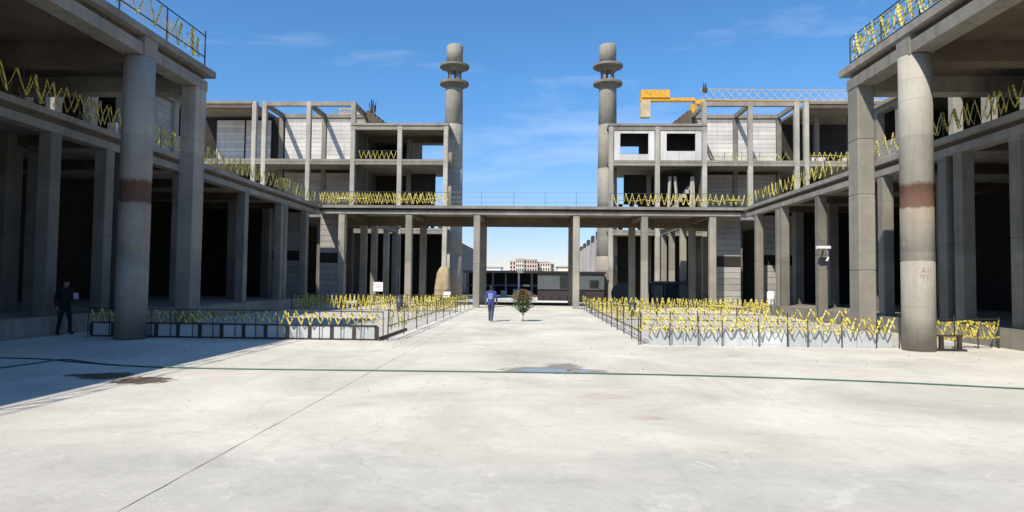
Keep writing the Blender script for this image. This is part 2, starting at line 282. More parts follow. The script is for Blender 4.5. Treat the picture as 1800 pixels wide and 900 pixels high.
M['stone'] = plain('loose_stones', (0.36, 0.33, 0.29), 0.9, vary=0.5, scale=2)

# ------------------------------------------------------------------ mesh helpers
class MB:
    def __init__(s): s.v = []; s.f = []
    def box(s, x0, x1, y0, y1, z0, z1):
        if x0 > x1: x0, x1 = x1, x0
        if y0 > y1: y0, y1 = y1, y0
        i = len(s.v)
        s.v += [(x0,y0,z0),(x1,y0,z0),(x1,y1,z0),(x0,y1,z0),(x0,y0,z1),(x1,y0,z1),(x1,y1,z1),(x0,y1,z1)]
        s.f += [(i,i+3,i+2,i+1),(i+4,i+5,i+6,i+7),(i,i+1,i+5,i+4),(i+1,i+2,i+6,i+5),(i+2,i+3,i+7,i+6),(i+3,i,i+4,i+7)]
        return s
    def rings(s, rings, cap=True):          # rings: lists of points, same count
        i0 = len(s.v); n = len(rings[0])
        for r in rings: s.v += [tuple(p) for p in r]
        for k in range(len(rings)-1):
            a = i0+k*n; b = a+n
            for j in range(n):
                j2 = (j+1) % n; s.f.append((a+j, a+j2, b+j2, b+j))
        if cap:
            s.f.append(tuple(i0+j for j in reversed(range(n)))); e = i0+(len(rings)-1)*n
            s.f.append(tuple(e+j for j in range(n)))
        return s
    def lathe(s, prof, n=24, c=(0, 0)):
        return s.rings([[(c[0]+r*math.cos(2*math.pi*j/n), c[1]+r*math.sin(2*math.pi*j/n), z) for j in range(n)] for r, z in prof])
    def tube(s, pts, r, n=6):
        pts = [Vector(p) for p in pts]; rr = []
        for k, p in enumerate(pts):
            t = (pts[min(k+1, len(pts)-1)]-pts[max(k-1, 0)]).normalized()
            a = t.cross(Vector((0, 0, 1)))
            if a.length < 1e-3: a = Vector((1, 0, 0))
            a.normalize(); b = a.cross(t).normalized()
            rad = r[k] if isinstance(r, (list, tuple)) else r
            rr.append([p + (a*math.cos(2*math.pi*j/n)+b*math.sin(2*math.pi*j/n))*rad for j in range(n)])
        return s.rings(rr)
    def bar(s, a, b, w):                     # square bar between two points
        a = Vector(a); b = Vector(b); t = (b-a).normalized(); u = t.cross(Vector((0, 0, 1)))
        if u.length < 1e-3: u = Vector((1, 0, 0))
        u.normalize(); q = u.cross(t)
        h = w/2
        return s.rings([[p+u*h*i+q*h*j for i, j in ((-1,-1),(1,-1),(1,1),(-1,1))] for p in (a, b)])
    def mesh(s, name, mat, smooth=False):
        me = bpy.data.meshes.new(name); me.from_pydata([tuple(p) for p in s.v], [], s.f); me.materials.append(M[mat])
        bm = bmesh.new(); bm.from_mesh(me); bmesh.ops.recalc_face_normals(bm, faces=bm.faces); bm.to_mesh(me); bm.free()
        if smooth:
            for p in me.polygons: p.use_smooth = len(p.vertices) == 4
        return me
    def build(s, name, mat, parent=None, loc=(0, 0, 0), smooth=False):
        return link(name, s.mesh(name, mat, smooth), parent, loc)
def link(name, me, parent=None, loc=(0, 0, 0), rz=0.0):
    o = bpy.data.objects.new(name, me); COL.objects.link(o); o.location = loc
    if rz: o.rotation_euler.z = rz
    if parent: o.parent = parent
    return o
def tag(o, label=None, cat=None, group=None, kind=None):
    if label: o['label'] = label
    if cat: o['category'] = cat
    if group: o['group'] = group
    if kind: o['kind'] = kind
    return o
def thing(name, label, cat, loc=(0, 0, 0), rz=0.0, group=None):
    o = link(name, None, None, loc, rz); return tag(o, label, cat, group)
def box(name, mat, parent, x0, x1, y0, y1, z0, z1):
    return MB().box(x0, x1, y0, y1, z0, z1).build(name, mat, parent)
_cache = {}
def column_mesh(wx, wy, h, mat, joints=(), key='column'):
    k = (key, round(wx, 3), round(wy, 3), round(h, 3), mat, tuple(joints))
    if k in _cache: return _cache[k]
    c = 0.025
    def ring(z, ins=0.0):
        a = wx/2-ins; b = wy/2-ins
        return [(-a+c,-b,z),(a-c,-b,z),(a,-b+c,z),(a,b-c,z),(a-c,b,z),(-a+c,b,z),(-a,b-c,z),(-a,-b+c,z)]
    rs = [ring(0)]
    for j in joints:
        rs += [ring(j-0.025), ring(j-0.018, 0.012), ring(j+0.018, 0.012), ring(j+0.025)]
    rs.append(ring(h))
    me = MB().rings(rs).mesh(key, mat); _cache[k] = me; return me
def column(parent, x, y, z0, z1, w=0.45, wy=None, mat='conc', joints=None, name='column'):
    h = z1-z0
    if joints is None: joints = (h*0.47,) if h > 4 else ()
    return link(name, column_mesh(w, wy or w, h, mat, joints), parent, (x, y, z0))
def plank_wall(parent, x0, x1, y, z0, z1, ph, mat, gap=0.02, th=0.12, axis='x'):
    n = max(1, int(round((z1-z0)/ph))); ph = (z1-z0)/n
    L_ = abs(x1-x0); key = ('plank', round(L_, 3), round(ph, 3), mat, axis)
    if key not in _cache:
        b = MB(); c = 0.012; h = ph-gap
        if axis == 'x':
            pr = [(-th/2+c, 0), (th/2, 0), (th/2, h), (-th/2+c, h), (-th/2, h-c), (-th/2, c)]
            b.rings([[(xx, p[0], p[1]) for p in pr] for xx in (-L_/2, L_/2)])
        else:
            b.box(-th/2, th/2, -L_/2, L_/2, 0, h)
        _cache[key] = b.mesh('plank', mat)
    for i in range(n):
        mid = (x0+x1)/2; j = random.uniform(-0.012, 0.012)
        link('plank', _cache[key], parent, (mid, y+j, z0+i*ph+gap/2) if axis == 'x' else (y+j, mid, z0+i*ph+gap/2))
    # dark backing closes the joints
    if axis == 'x': box('backing_wall', 'inner', parent, x0, x1, y+th/2+0.03, y+th/2+0.13, z0, z1)
    else: box('backing_wall', 'inner', parent, y+th/2*(1 if y > 0 else -1)+0.03*(1 if y > 0 else -1), y+(th/2+0.13)*(1 if y > 0 else -1), x0, x1, z0, z1)

# ------------------------------------------------------------------ the setting
AX = -0.45                      # courtyard axis in X
g = MB(); g.v = [(-3000,-400,-0.12),(3000,-400,-0.12),(3000,5000,-0.12),(-3000,5000,-0.12)]; g.f = [(0,1,2,3)]
tag(g.build('ground', 'soil'), kind='structure')
plaza = link('plaza', None); tag(plaza, kind='structure')
JX, JY = -3.36, 22.6
def ragged(a, b, fixed, amp, axis, rnd):            # chipped slab edge from a to b
    out = []; n = int(abs(b-a)/0.22)
    for k in range(n+1):
        u = a+(b-a)*k/n; q = fixed+rnd.uniform(-amp, amp)*(1.8 if rnd.random() < 0.12 else 1)
        out.append((q, u) if axis == 'y' else (u, q))
    return out
rnd = random.Random(4)
for sx, ex in ((-1, -60), (1, 60)):
    for y0, y1, near in ((-30, JY-0.010, True), (JY+0.010, 59.5, False)):
        jx = JX+sx*0.0065
        pts = ragged(y0, y1, jx, 0.0055, 'y', rnd)
        edge = [(x, y1 if near else y0) for x in (ex,)]
        if near: poly = pts + [(ex, y1), (ex, y0)]
        else: poly = pts + [(ex, y1), (ex, y0)]
        mb = MB(); mb.rings([[(x, y, -0.10) for x, y in poly], [(x, y, 0.0) for x, y in poly]]); mb.build('slab', 'plaza', plaza)
tag(box('road', 'plaza', None, -40, 40, 66, 80, -0.115, -0.05), kind='structure')
for s, nm in ((-1, 0), (1, 1)):
    xa, xb = (-14.9, -4.75) if s < 0 else (3.5, 14.0)
    tag(box('gravel_bed', 'bed', None, xa, xb, 19.75, 37.6, 0.004, 0.012), kind='structure')

# ------------------------------------------------------------------ canopies over the forecourt
def canopy(s, label, marks):
    X = (lambda d: AX + s*(d + (0.22 if s < 0 else 0)))
    t = thing('concrete_canopy', label, 'canopy', (X(11.75), 18.9, 0), group='canopies facing each other across the forecourt')
    ox, oy = X(11.75), 18.9
    def P(name, mat, d0, d1, y0, y1, z0, z1):       # d = distance from the axis
        return box(name, mat, t, X(d0)-ox, X(d1)-ox, y0-oy, y1-oy, z0, z1)
    P('roof_slab', 'slab', 11.35, 27, -14, 22.75, 9.36, 9.60)
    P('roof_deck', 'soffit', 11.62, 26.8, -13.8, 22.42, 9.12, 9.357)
    P('edge_beam', 'slab', 11.44, 12.06, -13.9, 22.36, 8.75, 9.117)
    P('end_beam', 'slab', 12.063, 26.6, 21.75, 22.35, 8.55, 9.117)
    for y in (18.9, 12.6, 6.3, 0.0, -6.3, -12.6):
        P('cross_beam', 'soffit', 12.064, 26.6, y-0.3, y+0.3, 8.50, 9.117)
        P('beam_block', 'slab', 11.40, 12.1, y-0.33, y+0.33, 8.72, 9.357)
    for k, y in enumerate((18.9, 12.6, 6.3, 0.0, -6.3, -12.6)):
        if 0 < k < 5: continue                    # spans the forecourt between the end columns
        prof = [(0.44, 0), (0.44, 2.6), (0.428, 2.61), (0.428, 2.64), (0.44, 2.65), (0.44, 4.19), (0.434, 4.20), (0.434, 4.86), (0.44, 4.87), (0.44, 8.72)]
        c = MB().lathe(prof, 40).build('round_column', 'banded', t, (0, y-oy, 0), smooth=True)
        if marks and k == 0:
            paint = MB()
            cx, cz = -0.05, 2.28
            def stroke(pts, w=0.018):
                for (a0, z0), (a1, z1) in zip(pts, pts[1:]):
                    n = 4
                    for q in range(n):
                        t0, t1 = q/n, (q+1)/n
                        P0 = (a0+(a1-a0)*t0, z0+(z1-z0)*t0); P1 = (a0+(a1-a0)*t1, z0+(z1-z0)*t1)
                        d = Vector((P1[0]-P0[0], P1[1]-P0[1])); nrm = Vector((-d.y, d.x)).normalized()*w/2
                        i = len(paint.v)
                        for (u, w_) in ((P0[0]+nrm.x, P0[1]+nrm.y), (P0[0]-nrm.x, P0[1]-nrm.y), (P1[0]-nrm.x, P1[1]-nrm.y), (P1[0]+nrm.x, P1[1]+nrm.y)):
                            ang = -math.pi/2 + 0.02 + u/0.444
                            ang -= 0.35
                            paint.v.append((0.4435*math.cos(ang), 0.4435*math.sin(ang), w_))
                        paint.f.append((i, i+1, i+2, i+3))
            stroke([(0.0, 2.26), (0.05, 2.44), (0.10, 2.26)]); stroke([(0.02, 2.32), (0.08, 2.32)])
            stroke([(0.17, 2.43), (0.17, 2.27), (0.20, 2.26)]); stroke([(0.23, 2.42), (0.24, 2.30)])
            stroke([(-0.05, 2.20), (0.26, 2.20)], 0.022)
            stroke([(0.0, 2.15), (0.09, 2.15)]); stroke([(0.045, 2.15), (0.045, 2.02)])
            stroke([(0.12, 2.15), (0.19, 2.15)]); stroke([(0.155, 2.15), (0.155, 2.03)]); stroke([(0.22, 2.14), (0.22, 2.05), (0.25, 2.03)])
            paint.build('painted_mark', 'red', c)
    link('square_column', column_mesh(0.56, 0.70, 8.745, 'conc_pale', (2.4, 5.0, 6.9), 'square_column'), t, (X(11.74)-ox, 22.0-oy, 0))
    for y in (21.95, 12.6, 0.0, -12.6):
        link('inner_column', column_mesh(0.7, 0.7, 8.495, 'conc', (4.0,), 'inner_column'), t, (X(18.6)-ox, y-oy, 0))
    return t
canopy(-1, 'high concrete canopy in shade above the standing dark-clothed person, with dim rust-banded round column', False)
canopy(1, 'high sunlit concrete canopy whose round column has a rust band and red marks', True)

# ------------------------------------------------------------------ side wings with ground-floor arcade
DECK = 7.25
WY = [42.4, 38.75, 38.15, 33.3, 27.25, 23.2, 22.35, 19.75, 15.0, 10.2, 5.4, 0.6]
def wing(s, label):
    F = 15.2; ox, oy = AX+s*F, 44.0
    t = thing('arcade_wing', label, 'building', (ox, oy, 0), group='arcaded side wings')
    X = (lambda d: AX + s*d - ox)
    def P(name, mat, d0, d1, y0, y1, z0, z1): return box(name, mat, t, X(d0), X(d1), y0-oy, y1-oy, z0, z1)
    Y0 = -12
    P('plinth', 'slab', F-0.25, 30, Y0, 44.1, 0.004, 0.62)
    P('deck_slab', 'slab', F-0.12, 30, Y0, 44.16, DECK-0.2, DECK)
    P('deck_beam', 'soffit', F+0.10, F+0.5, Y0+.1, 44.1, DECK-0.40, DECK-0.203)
    P('edge_beam', 'slab', F-0.02, F+0.46, Y0, 44.14, DECK-0.68, DECK-0.403)
    for y in WY:
        column(t, X(F+0.23), y-oy, 0.62, DECK-0.683, 0.45, mat='conc')
    for y in (41.8, 37.1, 32.1, 26.9, 22.2, 17.2, 12.2, 7.2):
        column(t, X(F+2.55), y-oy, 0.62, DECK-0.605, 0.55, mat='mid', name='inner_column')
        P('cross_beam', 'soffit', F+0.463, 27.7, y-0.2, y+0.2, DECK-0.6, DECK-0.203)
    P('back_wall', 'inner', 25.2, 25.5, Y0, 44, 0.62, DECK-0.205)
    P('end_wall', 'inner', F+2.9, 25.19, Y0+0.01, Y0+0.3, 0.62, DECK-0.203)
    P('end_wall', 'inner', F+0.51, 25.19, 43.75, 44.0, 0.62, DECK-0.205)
    plank_wall(t, min(X(F+0.55), X(F+2.9)), max(X(F+0.55), X(F+2.9)), 43.6-oy, 0.62, 3.2, 0.42, 'panel_grey')
    plank_wall(t, min(X(F+0.55), X(F+2.9)), max(X(F+0.55), X(F+2.9)), 43.6-oy, 3.9, DECK-0.62, 0.42, 'panel_grey')
    # upper storey, set back from the deck edge
    U = 24.2; UT = 14.4
    for i in range(6):
        y = 44.9-2.65*i
        column(t, X(U+0.26), y-oy-0.55, DECK, UT-0.553, 0.52, mat='conc_pale', name='upper_column')
    P('upper_beam', 'slab', U-0.03, U+0.55, 30.2, 44.7, UT-0.55, UT-0.253)
    P('upper_roof', 'slab', U-0.3, 40, 30.0, 44.9, UT-0.25, UT)
    P('upper_back_wall', 'inner', U+5, U+5.2, 30.2, 44.6, DECK, UT-0.253)
    P('upper_end_wall', 'inner', U+0.6, U+5, 30.2, 30.4, DECK, UT-0.253)
    P('upper_end_wall', 'inner', U+0.6, U+5, 44.2, 44.4, DECK, UT-0.253)
    # panels in the bay next to the cross arcade
    plank_wall(t, 41.98-oy, 44.07-oy, X(U+0.3), DECK, UT-2.6, 0.45, 'panel_grey', axis='y')
    plank_wall(t, 39.4-oy, 41.45-oy, X(U+0.3), DECK, UT-0.56, 0.45, 'panel_grey', axis='y')
    return t
wing(-1, 'shaded arcaded concrete wing with dark bays behind the shaded canopy')
wing(1, 'sunlit arcaded concrete wing with black openings behind the red-marked column')

# ------------------------------------------------------------------ cross arcade with the portal
def cross_arcade():
    oy = 44.5
    t = thing('entrance_arcade', 'long concrete arcade deck on slender columns with the wide central portal', 'arcade', (AX, oy, 0))
    def P(name, mat, x0, x1, y0, y1, z0, z1): return box(name, mat, t, x0-AX, x1-AX, y0-oy, y1-oy, z0, z1)
    xl, xr = AX-15.2, AX+15.2
    P('deck_slab', 'slab', xl-0.6, xr+0.6, 44.19, 51.0, DECK-0.2, DECK-0.004)
    P('deck_beam', 'soffit', xl, xr, 44.62, 45.0, DECK-0.34, DECK-0.203)
    P('front_beam', 'slab', xl+0.3, xr-0.3, 44.42, 44.93, DECK-0.60, DECK-0.343)
    P('back_beam', 'soffit', xl+0.3, xr-0.3, 50.2, 50.7, DECK-0.95, DECK-0.203)
    xs = [-13.95, -9.08, -4.17, 2.93, 7.75, 12.53]
    for x in xs:
        column(t, x-AX, 0.20, 0, DECK-0.603, 0.46, mat='conc_pale')
        column(t, x-AX, 50.45-oy, 0, DECK-0.953, 0.50, mat='conc', name='back_column')
        P('cross_beam', 'soffit', x-0.2, x+0.2, 44.933, 50.197, DECK-0.62, DECK-0.203)
    P('threshold', 'inner', -3.9, 2.68, 50.2, 50.7, 0.004, 0.22)
    # panel walls in the end bays
    for x0, x1 in ((-16.2, -14.2), (12.8, 15.1)):
        plank_wall(t, x0-AX, x1-AX, 46.6-oy, 0.1, 3.15, 0.42, 'panel_grey')
        plank_wall(t, x0-AX, x1-AX, 46.6-oy, 3.9, DECK-0.35, 0.42, 'panel_grey')
        P('band_beam', 'inner', x0, x1, 46.5, 46.75, 3.153, 3.897)
    return t
cross_arcade()

# ------------------------------------------------------------------ rear wings between the cross arcade and the facade blocks
def rear_wing(s, label):
    e = 12.9 if s > 0 else 13.35
    ox, oy = AX+s*e, 52.0
    t = thing('rear_colonnade', label, 'building', (ox, oy, 0), group='rear colonnades behind the arcade')
    X = (lambda d: AX + s*d - ox)
    def P(name, mat, d0, d1, y0, y1, z0, z1): return box(name, mat, t, X(d0), X(d1), y0-oy, y1-oy, z0, z1)
    P('deck_slab', 'slab', e-0.2, 36, 51.01, 62.5, DECK-0.2, DECK-0.008)
    P('edge_beam', 'slab', e-0.05, e+0.4, 51.05, 62.45, DECK-0.65, DECK-0.203)
    for y in (54.0, 58.4, 62.0):
        column(t, X(e+0.2), y-oy, 0, DECK-0.653, 0.5, mat='conc_pale', joints=(3.3, 3.6))
    for y in (53, 57.5, 61.5):
        column(t, X(e+4.6), y-oy, 0, DECK-0.203, 0.5, mat='mid', name='inner_column')
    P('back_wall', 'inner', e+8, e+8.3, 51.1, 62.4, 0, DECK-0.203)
    return t
rear_wing(-1, 'dim ground-floor colonnade behind the arcade, near the beige tarpaulin stack')
rear_wing(1, 'sunlit ground-floor colonnade behind the arcade, above the navy skip')

# ------------------------------------------------------------------ facade blocks of the unfinished building
def facade(s, xs, label):
    oy = 63.0; ox = xs[0]
    t = thing('unfinished_building', label, 'building', (ox, oy, 0), group='unfinished building blocks behind the arcade')
    def P(name, mat, x0, x1, y0, y1, z0, z1): return box(name, mat, t, x0-ox, x1-ox, y0-oy, y1-oy, z0, z1)
    S3, RL, TP = 14.25, 17.95, 20.2
    D = 4.9; yb = oy+D
    xE = xs[-1] + s*8
    # frame columns
    for i, x in enumerate(xs):
        top = RL if i < 2 else TP
        column(t, x-ox, 0.25, 0, top+0.02, 0.46, mat='cream_conc', joints=(3.4, 7.3, 10.6, 13.9, 17.4))
        if i not in (4,):
            column(t, x-ox+(-s*0.9 if i == 5 else 0), D+0.1, 0, (RL-0.65 if i < 2 else TP-0.5), 0.5, mat='conc', joints=(7.3, 14.1), name='back_column')
    x0, x2, xj, xk = xs[0], xs[2], xs[4], xs[5]
    e = -s
    # floor slabs and edge beams
    for nm, z in (('floor_slab', DECK-0.05), ('floor_slab', S3)):
        P(nm, 'slab', x0+e*0.3, xE, oy-0.02+0.05, oy+9.5, z-0.22, z)
        P('edge_beam', 'slab', x0+e*0.27, xE, oy+0.06, oy+0.46, z-0.55, z-0.223)
    P('roof_slab', 'slab', x0+e*0.3, x2-e*0.23-s*0.0, oy-0.05, oy+9.5, RL-0.22, RL)
    P('roof_beam', 'slab', x0+e*0.27, x2-e*0.26, oy+0.05, oy+0.47, RL-0.65, RL-0.223)
    P('roof_back_beam', 'soffit', x0, x2, yb-0.1, yb+0.3, RL-0.9, RL-0.223)
    # open roof frame
    P('top_beam', 'slab', x2+e*0.27, xj-e*0.3, oy+0.04, oy+0.48, TP-0.42, TP)
    P('top_back_beam', 'slab', x2+e*0.2, xj-e*0.2, yb-0.12, yb+0.32, TP-0.42, TP-0.004)
    for x in xs[2:5]:
        P('depth_beam', 'slab', x-0.17, x+0.17, oy+0.485, yb-0.125, TP-0.44, TP-0.01)
    # roofed end bay
    P('roof_slab', 'slab', xk-e*0.3, xE, oy-0.03, oy+9.5, TP-0.22, TP+0.05)
    P('roof_beam', 'soffit', xk-e*0.25, xE, oy+0.05, oy+0.5, TP-0.65, TP-0.223)
    # bay walls behind the frame
    bays = [(xs[2], xs[3]), (xs[3], xs[4])]
    for a, b in bays:
        lo, hi = min(a, b)+0.27, max(a, b)-0.27
        plank_wall(t, lo-ox, hi-ox, yb+0.05-oy, S3, TP-0.9, 0.45, 'panel')
        P('top_panel', 'panel_grey', lo, hi, yb, yb+0.14, TP-0.88, TP-0.43)
        plank_wall(t, lo-ox, hi-ox, yb+0.05-oy, DECK, S3-0.6, 0.45, 'panel_grey')
    # end bay and core walls
    if s < 0:
        plank_wall(t, xk-3.1-ox, xk-0.3-ox, yb+0.05-oy, S3, TP-0.7, 0.45, 'panel')
        plank_wall(t, xk-6.4-ox, xk-3.3-ox, yb+0.05-oy, S3, TP-0.7, 0.45, 'panel')
        P('recess_wall', 'inner', xE, xj+1.7, yb+0.3, yb+0.5, S3, TP-0.3)
    else:
        P('recess_wall', 'inner', xk+0.3, xE, yb+3, yb+3.2, S3, TP-0.3)
        for q in range(2):
            column(t, xk+2.9+3.5*q-ox, D-0.4, S3, TP-0.25, 0.45, mat='conc', joints=(3.0,), name='inner_column')
        for q, w in ((0.7, 0.9), (2.0, 0.7), (4.6, 1.1)):
            P('stored_block', 'panel', xk+q, xk+q+w, oy+2.0, oy+2.5, S3, S3+0.75)
    P('rear_wall', 'inner', xs[1]-s*0.0, xE, oy+9.2, oy+9.5, 0, RL-0.25)
    P('cross_wall', 'mid', x2-0.15, x2+0.15, oy+0.6, oy+9.1, 0, S3-0.25)
    P('cross_wall', 'mid', x2-0.15, x2+0.15, oy+0.6, oy+9.1, S3, RL-0.25)
    # ground floor back wall, darker
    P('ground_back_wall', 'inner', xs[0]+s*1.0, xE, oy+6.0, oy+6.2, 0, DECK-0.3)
    a, b = xs[0], xs[1]
    # end bay, storeys two and three: far window piers against the sky
    if s < 0:
        P('pier', 'conc', b+0.2, b+1.4, yb, yb+0.3, S3, RL-0.9)
        P('pier', 'conc', a-0.75, a-0.25, yb, yb+0.3, S3, RL-0.9)
        for q in (0.9, 1.9, 2.5): P('pier', 'inner', b+q, b+q+0.35, yb, yb+0.3, DECK, 10.2)
        P('dark_infill', 'inner', b+0.25, b+2.9, yb+0.32, yb+0.5, 10.2, S3-0.6)
        P('dark_infill', 'inner', b+0.25, b+1.7, yb+0.32, yb+0.5, DECK, 10.19)
    else:
        # white precast surrounds with window openings on the third storey
        for lo, hi, full in ((a+0.3, b-0.3, False), (b+0.3, x2-0.3, True)):
            sp = MB(); yf = oy+0.12
            P('side_panel', 'panel', lo, lo+0.6, yf, yf+0.18, S3+0.01, RL-0.66)
            P('side_panel', 'panel', hi-0.6, hi, yf, yf+0.18, S3+0.01, RL-0.66)
            P('spandrel_panel', 'panel', lo+0.61, hi-0.61, yf+0.01, yf+0.19, S3+0.01, S3+(0.95 if full else 0.62))
            P('lintel_panel', 'panel', lo+0.61, hi-0.61, yf+0.01, yf+0.19, RL-0.95, RL-0.66)
            if full: P('dark_infill', 'inner', lo-0.1, hi+0.1, yf+2.4, yf+2.6, S3, RL-0.25)
            else:
                P('dark_infill', 'inner', hi-1.2, hi+0.1, yf+2.2, yf+2.4, S3+1.1, RL-0.25)
                P('dark_infill', 'inner', lo, hi, yf+2.41, yf+2.6, RL-1.75, RL-0.25)
                P('back_spandrel', 'panel', lo, hi, yf+2.7, yf+2.9, S3, S3+1.2)
        for q in (0.9, 2.1, 3.0): P('pier', 'inner', a+q+0.5, a+q+0.95, yb, yb+0.3, DECK, 10.4)
        P('dark_infill', 'inner', a+2.0, b+0.1, yb+0.32, yb+0.5, 10.4, S3-0.6)
        # stair flight and props in the second bay
        st = MB(); n = 10
        for i in range(n):
            st.box(b+0.5+i*0.33-ox, b+0.84+i*0.33-ox, 1.6, 3.0, DECK+0.5+i*0.42, DECK+0.5+(i+1)*0.42)
        st.build('stair_flight', 'panel_grey', t)
        for q, lean in ((1.2, 0.3), (2.4, -0.4), (3.5, 0.2), (3.9, -0.1)):
            pr = MB().bar((b+q-ox, 1.0, DECK), (b+q+lean-ox, 1.3, 12.8), 0.22).build('prop', 'cream_conc', t)
        P('dark_infill', 'inner', b+0.3, x2-0.3, oy+4.0, oy+4.2, DECK, S3-0.6)
        # lintel cross braces under the first storey
    # stepped raker at the foot of the tall part
    rk = MB(); x = xs[2]+e*0.4; hgt = TP+0.1
    for i in range(7):
        xa = x + e*0.42*i; xb = xa+e*0.44
        rk.box(xa-ox, xb-ox, 3.6, 8.5, RL+0.005, hgt-0.33*i if hgt-0.33*i > RL+0.05 else RL+0.1)
    rk.build('stepped_raker', 'soffit', t)
    return t
LX = [-9.2, -13.95, -18.8, -23.45, -28.1, -29.15]
RX = [7.6, 12.25, 16.95, 21.5, 26.1, 27.05]
facade(-1, LX, 'unfinished three-storey concrete block with open roof frame beside the shaded wing')
facade(1, RX, 'unfinished three-storey concrete block with white window surrounds in front of the crane')

# ------------------------------------------------------------------ minarets
def minaret(x, y, label):
    t = thing('minaret', label, 'minaret', (x, y, 0), group='pair of concrete minarets')
    prof = [(1.12, 0)]
    for z in (4.6, 9.2, 13.8, 18.4):
        r = 1.12-0.20*z/22.4; prof += [(r, z-0.04), (r-0.02, z-0.03), (r-0.02, z+0.03), (r, z+0.04)]
    prof += [(0.92, 22.0), (0.90, 22.3)]
    MB().lathe(prof, 32).build('shaft', 'conc_pale', t, smooth=True)
    MB().lathe([(0.90, 22.25), (1.05, 22.55), (1.50, 22.68), (1.54, 22.70), (1.54, 22.93), (1.52, 22.96)], 32).build('lower_gallery', 'conc', t)
    for k in range(5):
        a = k*math.pi*0.4+0.35
        column(t, 0.62*math.cos(a), 0.62*math.sin(a), 22.955, 24.15, 0.22, mat='conc', name='lantern_post')
    MB().lathe([(0.80, 24.1), (0.95, 24.35), (1.52, 24.55), (1.57, 24.57), (1.57, 24.78), (1.54, 24.80), (0.9, 24.9)], 32).build('upper_gallery', 'conc', t)
    MB().lathe([(0.88, 24.9), (0.88, 26.85), (0.80, 26.95)], 32).build('cap_drum', 'conc_pale', t, smooth=True)
minaret(-8.75, 65.6, 'tall concrete minaret rising behind the beige tarpaulin stack')
minaret(7.5, 65.6, 'tall concrete minaret standing by the block with white window surrounds')

# ------------------------------------------------------------------ tape fences and railings
_post = {}
def post_mesh(h, w, mat):
    k = (round(h, 3), w, mat)
    if k not in _post: _post[k] = MB().lathe([(w/2, 0), (w/2, h-0.01), (w/2*0.6, h)], 6).mesh('post', mat)
    return _post[k]
def tape_strip(mb, pts, w, wob=0.02):
    k = 4
    for (a, b) in zip(pts, pts[1:]):
        a = Vector(a); b = Vector(b); L_ = (b-a).length; sag = random.uniform(0.0, 0.08)*L_; bow = random.uniform(-0.06, 0.06)*L_
        tw0, tw1 = random.uniform(-0.9, 0.9), random.uniform(-0.9, 0.9); i = len(mb.v)
        d = (b-a).normalized(); n0 = Vector((-d.z, 0, d.x)); ww = w*random.uniform(0.55, 0.95)
        for q in range(k+1):
            u = q/k; p = a.lerp(b, u) + Vector((0, bow*math.sin(math.pi*u), -sag*math.sin(math.pi*u)))
            tw = tw0+(tw1-tw0)*u; n = (n0*math.cos(tw)+Vector((0, 1, 0))*math.sin(tw))*ww/2
            mb.v += [tuple(p+n), tuple(p-n)]
            if q: mb.f.append((i+2*q-2, i+2*q-1, i+2*q+1, i+2*q))
def tape_fence(label, p0, p1, z, h=1.0, sp=1.2, post=0.04, zig=None, flat=(), rails=(), name='tape_fence', tw=0.06, pmat='steel', group='yellow tape fences', jit=0.04, ntapes=1, hang=0.0, jith=0.06):
    a = Vector((p0[0], p0[1], 0)); b = Vector((p1[0], p1[1], 0)); Ln = (b-a).length
    ang = math.atan2(b.y-a.y, b.x-a.x)
    t = thing(name, label, 'fence', (a.x, a.y, z), ang, group)
    n = max(2, int(round(Ln/sp))+1)
    for i in range(n):
        x = Ln*i/(n-1)
        pm = link('post', post_mesh(h + (random.choice((0, 0, jith, -jith*0.5)) if jith else 0), post, pmat), t, (x + (random.uniform(-jit, jit) if 0 < i < n-1 else 0), 0, 0))
        pm.rotation_euler = (random.uniform(-.02, .02), random.uniform(-.02, .02), 0)
    for rz in rails:
        w = 0.03 if pmat == 'steel' else 0.02
        MB().box(0, Ln, -w/2, w/2, rz-w/2, rz+w/2).build('rail', pmat, t, (0, 0.001, 0))
    for k in range(ntapes if zig else 0):
        z0, z1, per = zig; mb = MB(); pts = []; x = random.uniform(0, per)*0.5; hi = k % 2 == 0
        sgn = -1 if k % 2 == 0 else 1
        while x < Ln:
            pts.append((x, sgn*(post/2+0.012), (z1 if hi else z0)+random.uniform(-0.08, 0.08)*(z1-z0))); hi = not hi
            x += per/2*random.uniform(0.78, 1.22)
        if len(pts) > 1:
            tape_strip(mb, pts, tw); mb.build('zigzag_tape', 'tape', t)
    for fz in flat:
        mb = MB(); n2 = max(2, int(Ln/1.1)); pts = []
        for i in range(n2+1): pts.append((Ln*i/n2, -post/2-0.02, fz+random.uniform(-0.05, 0.03)))
        tape_strip(mb, pts, tw, 0.03); mb.build('flat_tape', 'tape', t)
    if hang:                                   # loose tails of tape
        x = 0.2
        while x < Ln-0.1:
            l = random.uniform(0.2, 0.5)*hang; zt = random.uniform(0.7, 1.0)*h
            mb = MB(); tape_strip(mb, [(x, -post/2-0.03, zt), (x+random.uniform(-.08, .08), -post/2-0.06, zt-l)], tw*1.15, 0.03)
            mb.build('tape_tail', 'tape', t); x += random.uniform(0.2, 0.7)
    return t
def parapet(label, x0, x1, y, sp, group):
    n = int(round((x1-x0)/sp)); sp = (x1-x0)/n
    t = thing('low_parapet', label, 'wall', (x0, y, 0), group=group)
    box('base_channel', 'steel', t, 0, x1-x0, -0.05, 0.10, 0.004, 0.05)
    box('top_channel', 'steel', t, 0, x1-x0, -0.045, 0.095, 0.43, 0.47)
    for i in range(n+1):
        box('stub_post', 'steel', t, i*sp-0.05, i*sp+0.05, -0.06, 0.11, 0.051, 0.428)
        if i < n: box('parapet_panel', 'parapet', t, i*sp+0.052, (i+1)*sp-0.052, -0.02+random.uniform(-.01, .01), 0.06, 0.051, 0.428)
